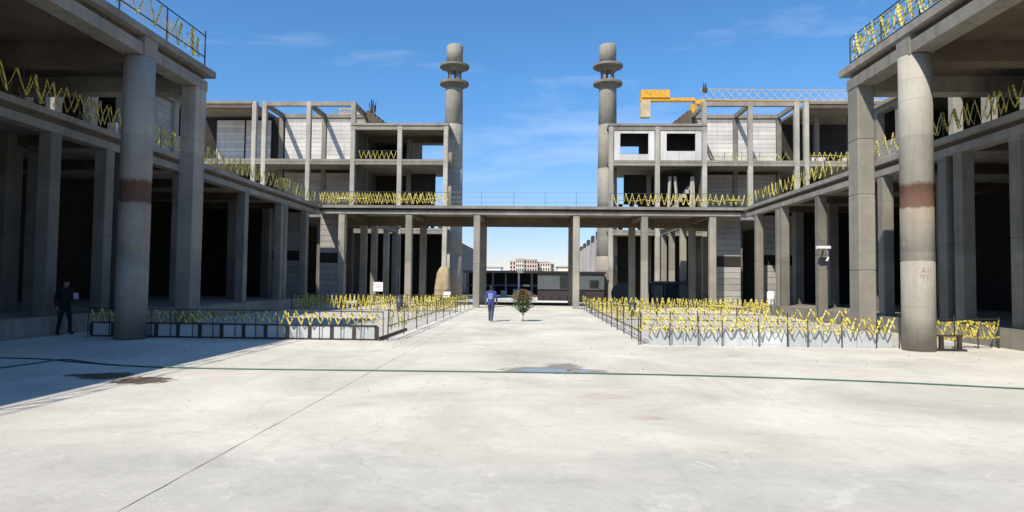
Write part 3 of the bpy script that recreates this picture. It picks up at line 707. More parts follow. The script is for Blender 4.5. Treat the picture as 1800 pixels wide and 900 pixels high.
parapet('low parapet of pale panels between dark stubs along the edge of the shadowed forecourt', -14.1, -4.95, 19.55, 0.68, 'low parapets of the sunken beds')
# right parapet: plain pale panels behind thin posts
t = thing('low_parapet', 'low bluish-white parapet of plain panels beside the sunlit square column', 'wall', (3.55, 19.55, 0), group='low parapets of the sunken beds')
for i in range(7):
    box('parapet_panel', 'parapet', t, i*1.05, i*1.05+1.03, 0, 0.09+random.uniform(-.01, .01), 0.004, 0.50+random.uniform(-.012, .012))
G = 'tape fences around the beds'
tape_fence('front tape fence above the dark-stubbed parapet, in shade towards the canopy', (-14.15, 19.42), (-4.7, 19.42), 0, 0.9, 0.68, 0.03, (0.50, 0.88, 0.30), (), (0.90,), group=G, hang=0.4, tw=0.058)
tape_fence('tape fence with brown bottom bar along the path edge, on the blue-clothed walker\'s side', (-4.6, 19.6), (-4.6, 43.6), 0, 1.0, 2.3, 0.04, (0.35, 0.95, 0.55), (0.95,), (0.45,), group=G, hang=0.4, tw=0.058)
tape_fence('dense yellow tape fence below the white square sign, at the shaded bed', (-14.9, 38.0), (-4.7, 38.0), 0, 1.05, 1.0, 0.05, (0.12, 0.98, 0.28), (), (0.08, 1.0), group=G, ntapes=2, tw=0.072)
tape_fence('tape fence with thin uneven posts in front of the bluish-white parapet', (3.2, 19.36), (11.0, 19.36), 0, 0.92, 0.85, 0.035, (0.42, 0.9, 0.40), (), (), group=G, hang=0.5, jith=0.12, jit=0.2, ntapes=2, tw=0.055)
tape_fence('tape fence between the red-marked round column and the wing plinth', (11.95, 19.3), (14.3, 19.9), 0, 0.95, 0.8, 0.04, (0.38, 0.85, 0.36), (0.4, 0.82), (0.9,), group=G, ntapes=2, tw=0.078)
tape_fence('tape fence along the path edge on the small tree\'s side', (3.3, 19.6), (3.3, 43.6), 0, 1.0, 1.9, 0.04, (0.3, 0.95, 0.5), (0.9,), (0.40,), group=G, hang=0.6, tw=0.058)
tape_fence('dense yellow tape fence at the sunlit bed, in front of the navy skip', (3.4, 38.0), (14.1, 38.0), 0, 1.05, 1.0, 0.05, (0.15, 0.98, 0.32), (0.6,), (0.08,), group=G, ntapes=2, tw=0.072, hang=0.6)
tape_fence('middle tape fence crossing the sunlit bed', (3.6, 27.5), (13.9, 27.5), 0, 0.9, 1.7, 0.04, (0.25, 0.85, 0.6), (), (0.3,), group=G, hang=0.7)
D_ = 'tape railings on the decks'
tape_fence('zigzag tape railing on the arcade deck below the block with open roof frame only', (-15.6, 44.45), (-6.2, 44.45), DECK, 1.0, 1.6, 0.04, (0.15, 0.92, 0.40), (0.5,), (0.98,), name='deck_railing', group=D_, ntapes=2, tw=0.065)
tape_fence('bare wire railing on the arcade deck over the portal', (-6.1, 44.45), (5.2, 44.45), DECK, 1.05, 2.4, 0.035, None, (), (0.3, 0.62, 1.0), name='deck_railing', group=D_, pmat='wire', jith=0)
tape_fence('zigzag tape railing on the arcade deck below the white window surrounds', (5.3, 44.45), (14.7, 44.45), DECK, 1.0, 1.6, 0.04, (0.15, 0.92, 0.42), (0.55,), (0.98,), name='deck_railing', group=D_, tw=0.065)
tape_fence('zigzag tape railing along the shaded wing deck', (AX-15.2, 2), (AX-15.2, 44.0), DECK, 1.0, 2.4, 0.04, (0.15, 0.92, 0.62), (), (), name='deck_railing', group=D_, tw=0.075, ntapes=2)
tape_fence('zigzag tape railing along the sunlit wing deck', (AX+15.2, 2), (AX+15.2, 44.0), DECK, 1.0, 2.4, 0.04, (0.15, 0.92, 0.62), (), (), name='deck_railing', group=D_, tw=0.075, ntapes=2)
tape_fence('sparse wire and net railing on the roof edge of the shaded canopy', (AX-11.55, -6), (AX-11.55, 21.9), 9.6, 1.1, 2.4, 0.05, (0.15, 1.0, 0.9), (), (0.28, 1.05), name='roof_railing', group='roof railings on the canopies', jith=0.15, tw=0.065)
tape_fence('dense yellow tape railing on the roof edge of the sunlit canopy', (AX+11.55, -6), (AX+11.55, 22.3), 9.6, 1.05, 2.0, 0.05, (0.2, 1.0, 0.5), (0.32, 0.52, 0.74, 0.98), (0.16, 1.04), name='roof_railing', group='roof railings on the canopies', ntapes=2, tw=0.078, hang=0.5)
D3 = 'tape railings on the upper floors'
tape_fence('dim tape railing across the dark third-storey bay beside the minaret', (-18.4, 63.35), (-14.2, 63.35), 14.25, 0.95, 1.4, 0.04, (0.1, 0.9, 0.5), (), (0.95,), name='floor_railing', group=D3, tw=0.065)
tape_fence('tape railing before the sunlit third-storey panels near the crane', (17.2, 63.3), (26.0, 63.3), 14.25, 0.9, 1.6, 0.04, (0.1, 0.8, 0.9), (), (), name='floor_railing', group=D3, tw=0.065)
tape_fence('tape railing before the black roofed bay near the crane', (27.4, 63.3), (34.5, 63.3), 14.25, 0.95, 1.4, 0.04, (0.1, 0.9, 0.5), (0.6,), (), name='floor_railing', group=D3, tw=0.065)

# net panel pieces on the shaded canopy's railing end
random.seed(31); tb = MB(); pts = [(0.16*k+random.uniform(-.05, .05), 0, 0.3+0.65*(k % 2)+random.uniform(-.15, .12)) for k in range(11)]
tape_strip(tb, pts, 0.13)
tbo = tb.build('tape_bundle', 'tape', None, (AX-11.70, 20.2, 9.6)); tbo.rotation_euler.z = R(90)
tag(tbo, 'crumpled yellow tape bundle hung on the shaded canopy\'s roof railing', 'tape')
def net_mat():
    mt, n, l, b = newmat('pale_safety_net'); b.inputs['Base Color'].default_value = (0.62, 0.68, 0.74, 1); b.inputs['Roughness'].default_value = 0.8
    g = n.new('ShaderNodeNewGeometry'); sp = n.new('ShaderNodeSeparateXYZ'); l.new(g.outputs['Position'], sp.inputs[0]); fs = []
    for ax, sc in (('Y', 14.0), ('Z', 14.0)):
        m1 = n.new('ShaderNodeMath'); m1.operation = 'MULTIPLY'; m1.inputs[1].default_value = sc; l.new(sp.outputs[ax], m1.inputs[0])
        m2 = n.new('ShaderNodeMath'); m2.operation = 'FRACT'; l.new(m1.outputs[0], m2.inputs[0])
        m3 = n.new('ShaderNodeMath'); m3.operation = 'LESS_THAN'; m3.inputs[1].default_value = 0.22; l.new(m2.outputs[0], m3.inputs[0]); fs.append(m3.outputs[0])
    mm = n.new('ShaderNodeMath'); mm.operation = 'MAXIMUM'; l.new(fs[0], mm.inputs[0]); l.new(fs[1], mm.inputs[1])
    l.new(mm.outputs[0], b.inputs['Alpha'])
    return mt
M['net'] = net_mat()
nt_ = thing('safety_net', 'pale see-through safety net on the shaded canopy\'s roof edge', 'net', (AX-11.83, 9.0, 9.6))
for k in range(5):
    a0, a1 = k*2.4, k*2.4+2.32; nb = MB(); rr = []
    for q in range(7):
        u = a0+(a1-a0)*q/6; bow = 0.05*math.sin(q*1.3+k)
        rr.append([(bow-0.002, u, 0.28+0.03*math.sin(q*2.0+k)), (bow+0.002, u, 0.28+0.03*math.sin(q*2.0+k)), (bow*0.4+0.002, u, 1.0-0.08*math.sin(math.pi*q/6)), (bow*0.4-0.002, u, 1.0-0.08*math.sin(math.pi*q/6))])
    nb.rings(rr).build('net_panel', 'net', nt_)

# ------------------------------------------------------------------ crane
def crane():
    Y = 112.0; S = Y/F_PX
    def XZ(px, py): p = on_y(px, py, Y); return p.x, p.z
    mx_, _ = XZ(1229, 300); _, zj = XZ(1229, 177)
    t = thing('tower_crane', 'yellow tower crane with pale lattice jib behind the unfinished block', 'crane', (mx_, Y, 0))
    def lattice(mb, a, b, w, hgt, step, bw=0.09, tri=False):
        a = Vector(a); b = Vector(b); d = (b-a); L_ = d.length; d.normalize()
        if abs(d.z) > 0.9: u, vv = Vector((1, 0, 0)), Vector((0, 1, 0))
        else: u, vv = Vector((0, 1, 0)), Vector((0, 0, 1))
        cs = [(-w/2, 0), (w/2, 0), (0, hgt)] if tri else [(-w/2, -hgt/2), (w/2, -hgt/2), (w/2, hgt/2), (-w/2, hgt/2)]
        for c in cs: mb.bar(a+u*c[0]+vv*c[1], b+u*c[0]+vv*c[1], bw)
        n = int(L_/step)
        for i in range(n):
            p, q = a+d*(i*L_/n), a+d*((i+1)*L_/n)
            for k in range(len(cs)):
                c0, c1 = cs[k], cs[(k+1) % len(cs)]
                mb.bar(p+u*c0[0]+vv*c0[1], q+u*c1[0]+vv*c1[1], bw*0.6)
    mb = MB(); lattice(mb, (0, 0, 0), (0, 0, zj-0.8), 1.5, 1.5, 1.8, 0.14); mb.build('mast', 'crane_pale', t)
    MB().box(-0.85, 0.85, -0.85, 0.85, zj-0.8, zj-0.1).build('slewing_ring', 'craney', t)
    mb = MB(); lattice(mb, (0.2, 0, zj), (48, 0, zj-0.4), 1.3, 2.1, 1.5, 0.10, tri=True); mb.build('jib', 'crane_pale', t)
    MB().box(0.9, 46, -0.5, 0.5, zj-0.18, zj-0.06).build('jib_walkway', 'craney', t)
    xl = XZ(1125, 170)[0]-mx_; xm = XZ(1176, 170)[0]-mx_
    MB().box(xl, -0.86, -0.6, 0.6, zj-0.15, zj+0.35).build('counter_jib', 'craney', t)
    MB().box(xl+0.1, xm, -0.8, 0.8, zj+0.353, zj+1.75).build('machinery_house', 'craney', t)
    for k in range(5): MB().box(xl+0.9+k*0.8, xl+0.96+k*0.8, -0.83, -0.8, zj+0.36, zj+1.9).build('stiffener_rib', 'craney', t)
    zb = XZ(1133, 207)[1]
    MB().box(xl+0.05, XZ(1142, 190)[0]-mx_, -0.7, 0.7, zb, zj-0.153).build('counterweight', 'cweight', t)
    mb = MB(); lattice(mb, (1.0, 0, zj+1.4), (1.0, 0, zj+3.2), 0.4, 0.4, 0.6, 0.08); mb.box(0.6, 1.4, -.3, .3, zj+1.5, zj+2.3); mb.build('cat_head', 'steel', t)
    MB().box(-1.6, -0.9, -0.9, 0.3, zj-2.4, zj-0.9).build('operator_cab', 'craney', t)
crane()
# yellow girder lying over the open roof frame
t = thing('yellow_girder', 'yellow formwork girder lying along the back beam of the open roof frame', 'girder', (-20.6, 67.99, 20.198))
p = on_y(562, 184, 70); q = on_y(602, 184, 70)
for zz in (-0.62, -0.12): MB().box(-1.3, 1.3, -0.08, 0.08, zz+0.62, zz+0.74).build('flange', 'craney', t)
for k in range(6): MB().bar((-1.2+0.4*k, 0, 0.12), (-1.0+0.4*k, 0, 0.5), 0.07).build('web_strut', 'craney', t)
def rebar_bundle(x, y, z, label, n=9, h=1.3):
    t = thing('rebar_bundle', label, 'rebar', (x, y, z), group='rebar bundles on the roofs')
    for k in range(n):
        a = random.uniform(0, 6.28); r = random.uniform(0, .28); hh = h*random.uniform(.45, 1)
        MB().bar((r*math.cos(a), r*math.sin(a), 0), (r*1.6*math.cos(a)+random.uniform(-.1, .1), r*1.6*math.sin(a), hh), 0.07).build('bar', 'steel', t)
rebar_bundle(-18.0, 67.5, 20.3, 'bundle of dark starter bars on top of the stepped raker', 12, 1.5)
rebar_bundle(9.6, 66.0, 17.95, 'short dark bar stack on the low roof beside the crane counterweight', 7, 0.7)
rebar_bundle(13.6, 67.0, 17.95, 'heap of dark bars on the low roof by the raker near the crane', 12, 1.0)

# ------------------------------------------------------------------ far buildings and cabins
def window(parent, x0, x1, y, z0, z1, fr='steel'):
    w = box('window', fr, parent, x0-0.06, x1+0.06, y-0.03, y+0.05, z0-0.06, z1+0.06)
    MB().box(x0, x1, y-0.045, y-0.032, z0, z1).build('pane', 'glass', w)
t = thing('site_cabin', 'flat-roofed grey site cabin with maroon base seen through the portal', 'cabin', (0.3, 62.5, 0))
box('wall', 'cabin', t, 0, 6.6, 0, 2.6, 1.15, 2.75); box('base_wall', 'cabin_low', t, 0, 6.6, 0.12, 2.6, 0.0, 1.147)
box('roof', 'inner', t, -0.15, 6.75, -0.2, 2.8, 2.753, 2.95)
window(t, 2.25, 3.3, 0, 1.3, 2.45); window(t, 5.2, 6.0, 0, 1.35, 2.05)
d = box('door', 'glass', t, 3.9, 4.7, 0.08, 0.11, 0.02, 1.14)
box('step', 'white', t, -0.1, 3.4, -0.9, -0.05, -0.11, 0.02)
for k in range(4): box('bench_leg', 'inner', t, 0.5+0.8*k, 0.62+0.8*k, 0.02, 0.115, 0.02, 0.5)
t = thing('low_shed', 'long low shed with dark openings and pale posts beyond the portal', 'shed', (-9.0, 82, 0))
box('wall', 'inner', t, 0, 14, 3, 3.3, 0, 3.0); box('roof', 'slab', t, -0.4, 14.4, -0.5, 3.5, 3.0, 3.3); box('spandrel', 'cabin', t, 0, 14, 0.05, 0.2, 1.25, 1.5)
for k in range(9): box('post', 'white' if k in (4, 6) else 'conc', t, k*1.7, k*1.7+0.22, -0.1, 0.12, 0, 2.997)
for k in range(3): box('crate', 'panel', t, 4.6+1.6*k, 5.4+1.6*k, -0.6, -0.15, 0.0, 0.7+0.2*(k % 2))
def apartment(x, y, w, h, dpt, mat, label, nf, nw):
    t = thing('apartment_block', label, 'building', (x, y, 0), group='distant apartment blocks')
    box('wall', mat, t, 0, w, 0, dpt, 0, h); box('roof', 'brownr', t, -0.3, w+0.3, -0.3, dpt+.3, h, h+0.6)
    for f in range(nf):
        for k in range(nw):
            xx = w*(k+0.5)/nw; zz = h*(f+0.45)/nf
            MB().box(xx-w/nw*0.24, xx+w/nw*0.24, -0.15, -0.02, zz-0.7, zz+0.9).build('window', 'glass', t)
YA = 420.0
for a, b, top, mat, lab, nf, nw in ((895, 906, 459, 'brownr', 'narrow brown-grey distant block at the end of the far row', 6, 2), (907, 921, 456, 'cream', 'cream distant apartment block beside the red-brown one', 6, 4),
        (922, 944, 457, 'brownr', 'red-brown distant apartment block in the middle of the far row', 6, 5), (945, 967, 461, 'cream', 'wide cream distant apartment block next to the thin grey one', 5, 5), (969, 974, 464, 'conc', 'thin grey distant block', 5, 1)):
    p = on_y(a, top, YA); q = on_y(b, top, YA); apartment(p.x, YA+random.uniform(-12, 12), q.x-p.x, p.z, 14, mat, lab, nf, nw)
t = thing('distant_warehouse', 'very long white low warehouse on the horizon', 'building', (-48, 330, 0))
box('wall', 'white', t, 0, 30, 0, 20, 0, 9.0); box('roof', 'conc_pale', t, -0.5, 30.5, -0.5, 20.5, 9.0, 9.5)
t = thing('distant_warehouse', 'cream low warehouse on the horizon beside the apartment blocks', 'building', (12, 330, 0))
box('wall', 'cream', t, 0, 40, 0, 20, 0, 9.5); box('roof', 'conc_pale', t, -0.5, 40.5, -0.5, 20.5, 9.5, 10.0)
t = thing('far_hall', 'pale hall with stepped dark parapet beyond the block with white surrounds', 'building', (8.9, 88, 0))
box('wall', 'panel', t, 0, 14, 0, 50, 0, 8.0)
for k in range(6): box('parapet_post', 'steel', t, -0.1, 0.3, 1+8*k, 3.4+8*k, 8.0, 9.2-0.1*k); box('pilaster', 'panel_grey', t, -0.25, 0, 0.5+8*k, 1.5+8*k, 0, 7.9)
t = thing('far_hall', 'dark bluish glazed hall beyond the shaded minaret', 'building', (-24, 88, 0))
box('wall', 'tealdark', t, 0, 13.2, 0, 40, 0, 7.5); box('tower', 'tealdark', t, 10.2, 12.0, 0.5, 10, 7.5, 10.2)
for k in range(7): box('mullion', 'cabin', t, 1.5+1.7*k, 1.7+1.7*k, -0.12, -0.002, 0, 7.3)
# ------------------------------------------------------------------ objects in the courtyard
t = thing('skip_container', 'navy open-sided steel skip with two pale panels under the rear colonnade', 'skip', (9.9, 53.4, 0))
box('floor', 'navy', t, 0, 3.3, 0, 1.8, 0.1, 0.2); box('back_panel', 'tealdark', t, 0.05, 3.25, 1.6, 1.7, 0.203, 1.85)
for x in (0, 1.05, 2.2, 3.2): box('frame_post', 'navy', t, x, x+0.1, 0, 0.1, 0.203, 1.85)
box('top_rail', 'navy', t, -0.05, 3.35, -0.05, 1.85, 1.853, 2.05)
for x in (0.13, 2.33): box('side_panel', 'cabin', t, x+0.02, x+0.80, 0.03, 0.07, 0.3, 1.7)
for x in (0.2, 2.9): box('skid', 'steel', t, x, x+0.2, 0, 1.8, 0, 0.098)
t = thing('cable_drum', 'dark teal cable drum standing beside the right arcade pier near the skip'.replace('right ', ''), 'drum', (7.4, 52.3, 0))
for yy in (0, 0.9): 
    o = MB().lathe([(0.95, 0), (0.95, 0.08)], 24).build('flange', 'tealdark', t, (0, yy, 0.95)); o.rotation_euler.x = R(90)
o = MB().lathe([(0.55, 0), (0.55, 0.82)], 24).build('core', 'navy', t, (0, 0.9-0.08, 0.95)); o.rotation_euler.x = R(90)
# beige tarpaulin stack
def tarp_stack():
    t = thing('tarpaulin_stack', 'tall beige tarpaulin-covered stack with rounded top by the minaret foot', 'stack', (-8.95, 60.6, 0))
    rr = []; n = 20; random.seed(3)
    jit = [random.uniform(0.82, 1.12) for _ in range(n)]
    for z, sc in ((0, 1.05), (0.5, 1.0), (1.2, 0.97), (1.9, 0.88), (2.5, 0.80), (2.9, 0.62), (3.15, 0.40), (3.25, 0.15)):
        ring = []
        for j in range(n):
            a = 2*math.pi*j/n; k = (abs(math.cos(a))**3+abs(math.sin(a))**3)**(-1/3)
            w = jit[j]*(1+0.04*math.sin(3*a+z*2.1))
            ring.append((0.78*k*sc*w*math.cos(a)+0.05*z, 0.75*k*sc*w*math.sin(a), z+0.12*math.sin(2*a+1)*(z > 2)))
        rr.append(ring)
    MB().rings(rr).build('tarpaulin', 'tan', t, smooth=True)
    for z in (1.0,):
        pts = [(0.84*(abs(math.cos(a))**3+abs(math.sin(a))**3)**(-1/3)*math.cos(a), 0.82*(abs(math.cos(a))**3+abs(math.sin(a))**3)**(-1/3)*math.sin(a), z) for a in [2*math.pi*j/28 for j in range(29)]]
        MB().tube(pts, 0.02, 5).build('tie_rope', 'cable', t)
    box('pallet', 'rustbar', t, -0.85, 0.85, -0.8, 0.8, 0.003, 0.12)
tarp_stack()
# white square sign on a post
p = on_y(665, 504, 38.15)
t = thing('notice_sign', 'small white square notice on a thin post by the shaded bed', 'sign', (p.x, 38.15, 0))
MB().lathe([(0.025, 0), (0.025, 1.9)], 8).build('post', 'steel', t)
b_ = box('board', 'white', t, -0.29, 0.29, -0.05, -0.028, p.z-0.28, p.z+0.28)
for k in range(3): MB().box(-0.18+0.05*(k % 2), 0.12+0.05*k, -0.054, -0.0505, p.z+0.12-0.1*k, p.z+0.15-0.1*k).build('print_line', 'mark_grey', b_)
for px, py, Y, w, lab in ((786, 517, 44.0, 0.5, 'small pale board low on the tape fence beside the portal column'), ):
    p = on_y(px, py, Y); t = thing('pale_board', lab, 'board', (p.x, Y, 0))
    box('board', 'white', t, -w/2, w/2, -0.02, 0.02, 0.72, 1.12); 
    for x in (-w/2+0.05, w/2-0.05): MB().lathe([(0.02, 0), (0.02, 0.72)], 6).build('leg', 'steel', t, (x, 0, 0))
def bin_(px, py, label, h=0.75, r=0.24):
    p = on_z(px, py); t = thing('litter_bin', label, 'bin', (p.x, p.y, 0.0), group='dark litter bins in the beds')
    MB().lathe([(r*0.8, 0.0), (r, h), (r*0.93, h+0.002), (r*0.75, 0.05)], 16).build('body', 'bin', t, smooth=True)
    MB().lathe([(r*1.06, h+0.003), (r*1.06, h+0.05), (r*0.6, h+0.12), (0.02, h+0.13)], 16).build('lid', 'bin', t, smooth=True)
bin_(702, 548, 'dark grey litter bin near the path beyond the dark-stubbed parapet', 0.85, 0.22)
bin_(1112, 556, 'dark grey litter bin near the path beyond the bluish-white parapet', 0.70, 0.22)
# floodlight on the sunlit arcade column
p = on_y(1440, 438, 33.0)
t = thing('floodlight', 'white floodlight with bracket and hanging conduit on a sunlit arcade column', 'lamp', (AX+15.2, 33.0, p.z))
MB().bar((0.2, 0.04, 0), (-0.16, -0.42, 0), 0.06).build('bracket', 'white', t)
b_ = MB().box(-0.34, 0.30, -0.62, -0.36, 0.0, 0.14).build('lamp_head', 'white', t)
MB().box(-0.28, 0.24, -0.58, -0.40, -0.03, -0.002).build('lens', 'glass', b_)
MB().tube([(0.24, -0.3, 0.02), (0.30, -0.28, -0.15), (0.31, -0.27, -0.5), (0.24, -0.27, -0.62)], 0.055, 8).build('conduit', 'white', t)
p = on_y(192, 212, 22.6)
t = thing('floodlight', 'small white floodlight box on the shaded wing deck railing', 'lamp', (p.x+0.1, 22.7, DECK))
box('housing', 'white', t, -0.16, 0.16, -0.10, 0.04, 0.05, 0.42); box('mount', 'steel', t, -0.05, 0.05, -0.04, 0.02, 0.0, 0.049)
# white plastic drum by the paired columns
p = on_y(1357, 520, 39.6)
t = thing('plastic_drum', 'white plastic drum on the sunlit wing plinth beside the paired columns', 'drum', (AX+15.15, 39.6, 0.62))
MB().lathe([(0.20, 0), (0.22, 0.05), (0.22, 0.35), (0.235, 0.37), (0.22, 0.40), (0.22, 0.78), (0.10, 0.86)], 18).build('body', 'white', t, smooth=True)
MB().lathe([(0.06, 0.86), (0.06, 0.92)], 12).build('cap', 'bin', t)
# black steel stand beside the red-marked column
p = on_z(1670, 617)
t = thing('steel_stand', 'low black steel stand on the ground beside the red-marked column', 'stand', (p.x, p.y, 0))
box('base', 'steel', t, -0.37, 0.42, -0.12, 0.16, 0.003, 0.06)
for x in (-0.30, 0.22): box('upright', 'steel', t, x, x+0.10, -0.05, 0.05, 0.063, 0.42)
box('top_bar', 'steel', t, -0.37, 0.36, -0.04, 0.04, 0.423, 0.47)
# brown kerb bar near the path
a = on_z(668, 599); b = on_z(716, 581)
tag(MB().bar((a.x-0.05, a.y, 0.05), (b.x-0.05, b.y, 0.05), 0.09).build('timber_bar', 'rustbar', None), 'dark brown timber bar lying along the path-side end of the dark-stubbed parapet', 'timber')
# hoses
def hose(name, pix, r, mat, label, cat):
    pts = [on_z(x, y) for x, y in pix]; fine = []
    for i in range(len(pts)-1):
        p0, p1, p2, p3 = pts[max(i-1, 0)], pts[i], pts[i+1], pts[min(i+2, len(pts)-1)]
        for k in range(8):
            u = k/8; q = 0.5*((2*p1)+(p2-p0)*u+(2*p0-5*p1+4*p2-p3)*u*u+(3*p1-p0-3*p2+p3)*u**3)
            fine.append(Vector((q.x, q.y, r+0.002)))
    fine.append(Vector((pts[-1].x, pts[-1].y, r+0.002)))
    tag(MB().tube(fine, r, 8).build(name, mat, None, smooth=True), label, cat)
hose('garden_hose', [(-60, 655), (0, 648), (60, 640), (115, 633), (170, 640), (240, 645), (370, 649), (600, 652), (860, 655), (1050, 658), (1200, 661), (1400, 667), (1600, 675), (1800, 685), (1880, 689)], 0.015, 'hose', 'long green hose lying across the whole forecourt', 'hose')
hose('power_cable', [(-60, 628), (0, 630), (70, 632), (130, 637), (210, 643.5)], 0.013, 'cable', 'short black cable joining the hose in the canopy shade', 'cable')
# small loose stones
random.seed(12); mb = MB()
for k in range(260):
    if k % 3: x, y = random.uniform(-16, 15), random.uniform(15, 19.2)
    else: x, y = random.uniform(-14, 14), random.uniform(9, 22)
    if k % 5 == 0: x, y = random.uniform(-4.4, 3.1), random.uniform(22, 43)
    s = random.choice((0.006, 0.008, 0.01, 0.014, 0.02)); 
    mb.rings([[(x+s*random.uniform(.6, 1.2)*math.cos(a), y+s*random.uniform(.6, 1.2)*math.sin(a), z) for a in (0, 1.2, 2.5, 3.8, 5.1)] for z in (0.0005, s*0.6, s)])
tag(mb.build('loose_stones', 'stone'), 'scattered small stones on the concrete forecourt', 'stones', kind='stuff')

# ------------------------------------------------------------------ small tree
def small_tree(px, py, label):
    random.seed(21); p = on_z(px, py)
    t = thing('small_tree', label, 'tree', (p.x, p.y, 0))
    tr = MB().tube([(0, 0, 0), (0.01, 0, 0.3), (-0.01, 0.01, 0.55)], [0.065, 0.055, 0.05], 10).build('trunk', 'bark', t, smooth=True)
    MB().tube([(-0.01, 0.01, 0.552), (0.0, 0, 0.9), (0.02, 0, 1.35)], [0.05, 0.04, 0.015], 8).build('upper_trunk', 'barkd', tr)
    lb = MB()
    for k in range(14):
        a = k*2.4; z = 0.5+0.06*k; l = 0.4*(1-0.03*k)
        lb.tube([(0, 0, z), (l*0.6*math.cos(a), l*0.6*math.sin(a), z+0.13), (l*math.cos(a), l*math.sin(a), z+0.2)], [0.02, 0.013, 0.005], 5)
    lb.build('limbs', 'barkd', tr)
    for nm, mat, n, z0, z1 in (('crown', 'leaf', 1500, 0.42, 1.12), ('dry_crown', 'leafb', 1100, 1.0, 1.5)):
        mb = MB()
        for k in range(n):
            z = random.uniform(z0, z1); f = (z-0.42)/1.1
            rad = 0.20+0.30*math.sin(min(1, f*1.6+0.25)*math.pi/2)
            if z < 0.62: rad = 0.36*(0.35+(z-0.42)*3)
            if z > 1.3: rad *= (1.55-z)/0.25
            a = random.uniform(0, 6.283); lump = 0.78+0.34*math.sin(4*a+z*7)*math.cos(2*a-z*5)+0.16*math.sin(9*a-z*14)
            r = rad*lump*math.sqrt(random.uniform(0.05, 1))
            c = Vector((r*math.cos(a), r*math.sin(a), z)); d = Vector((math.cos(a)+random.uniform(-.6, .6), math.sin(a)+random.uniform(-.6, .6), random.uniform(-.2, .8))).normalized()
            s = d.cross(Vector((random.uniform(-1, 1), random.uniform(-1, 1), random.uniform(-1, 1)))).normalized()
            l = random.uniform(0.06, 0.10); w = l*0.26; i = len(mb.v)
            mb.v += [tuple(c), tuple(c+d*l*0.5+s*w), tuple(c+d*l), tuple(c+d*l*0.5-s*w)]; mb.f.append((i, i+1, i+2, i+3))
        mb.build(nm, mat, t)
small_tree(919, 565, 'small bushy tree with whitewashed trunk and browning top on the path')

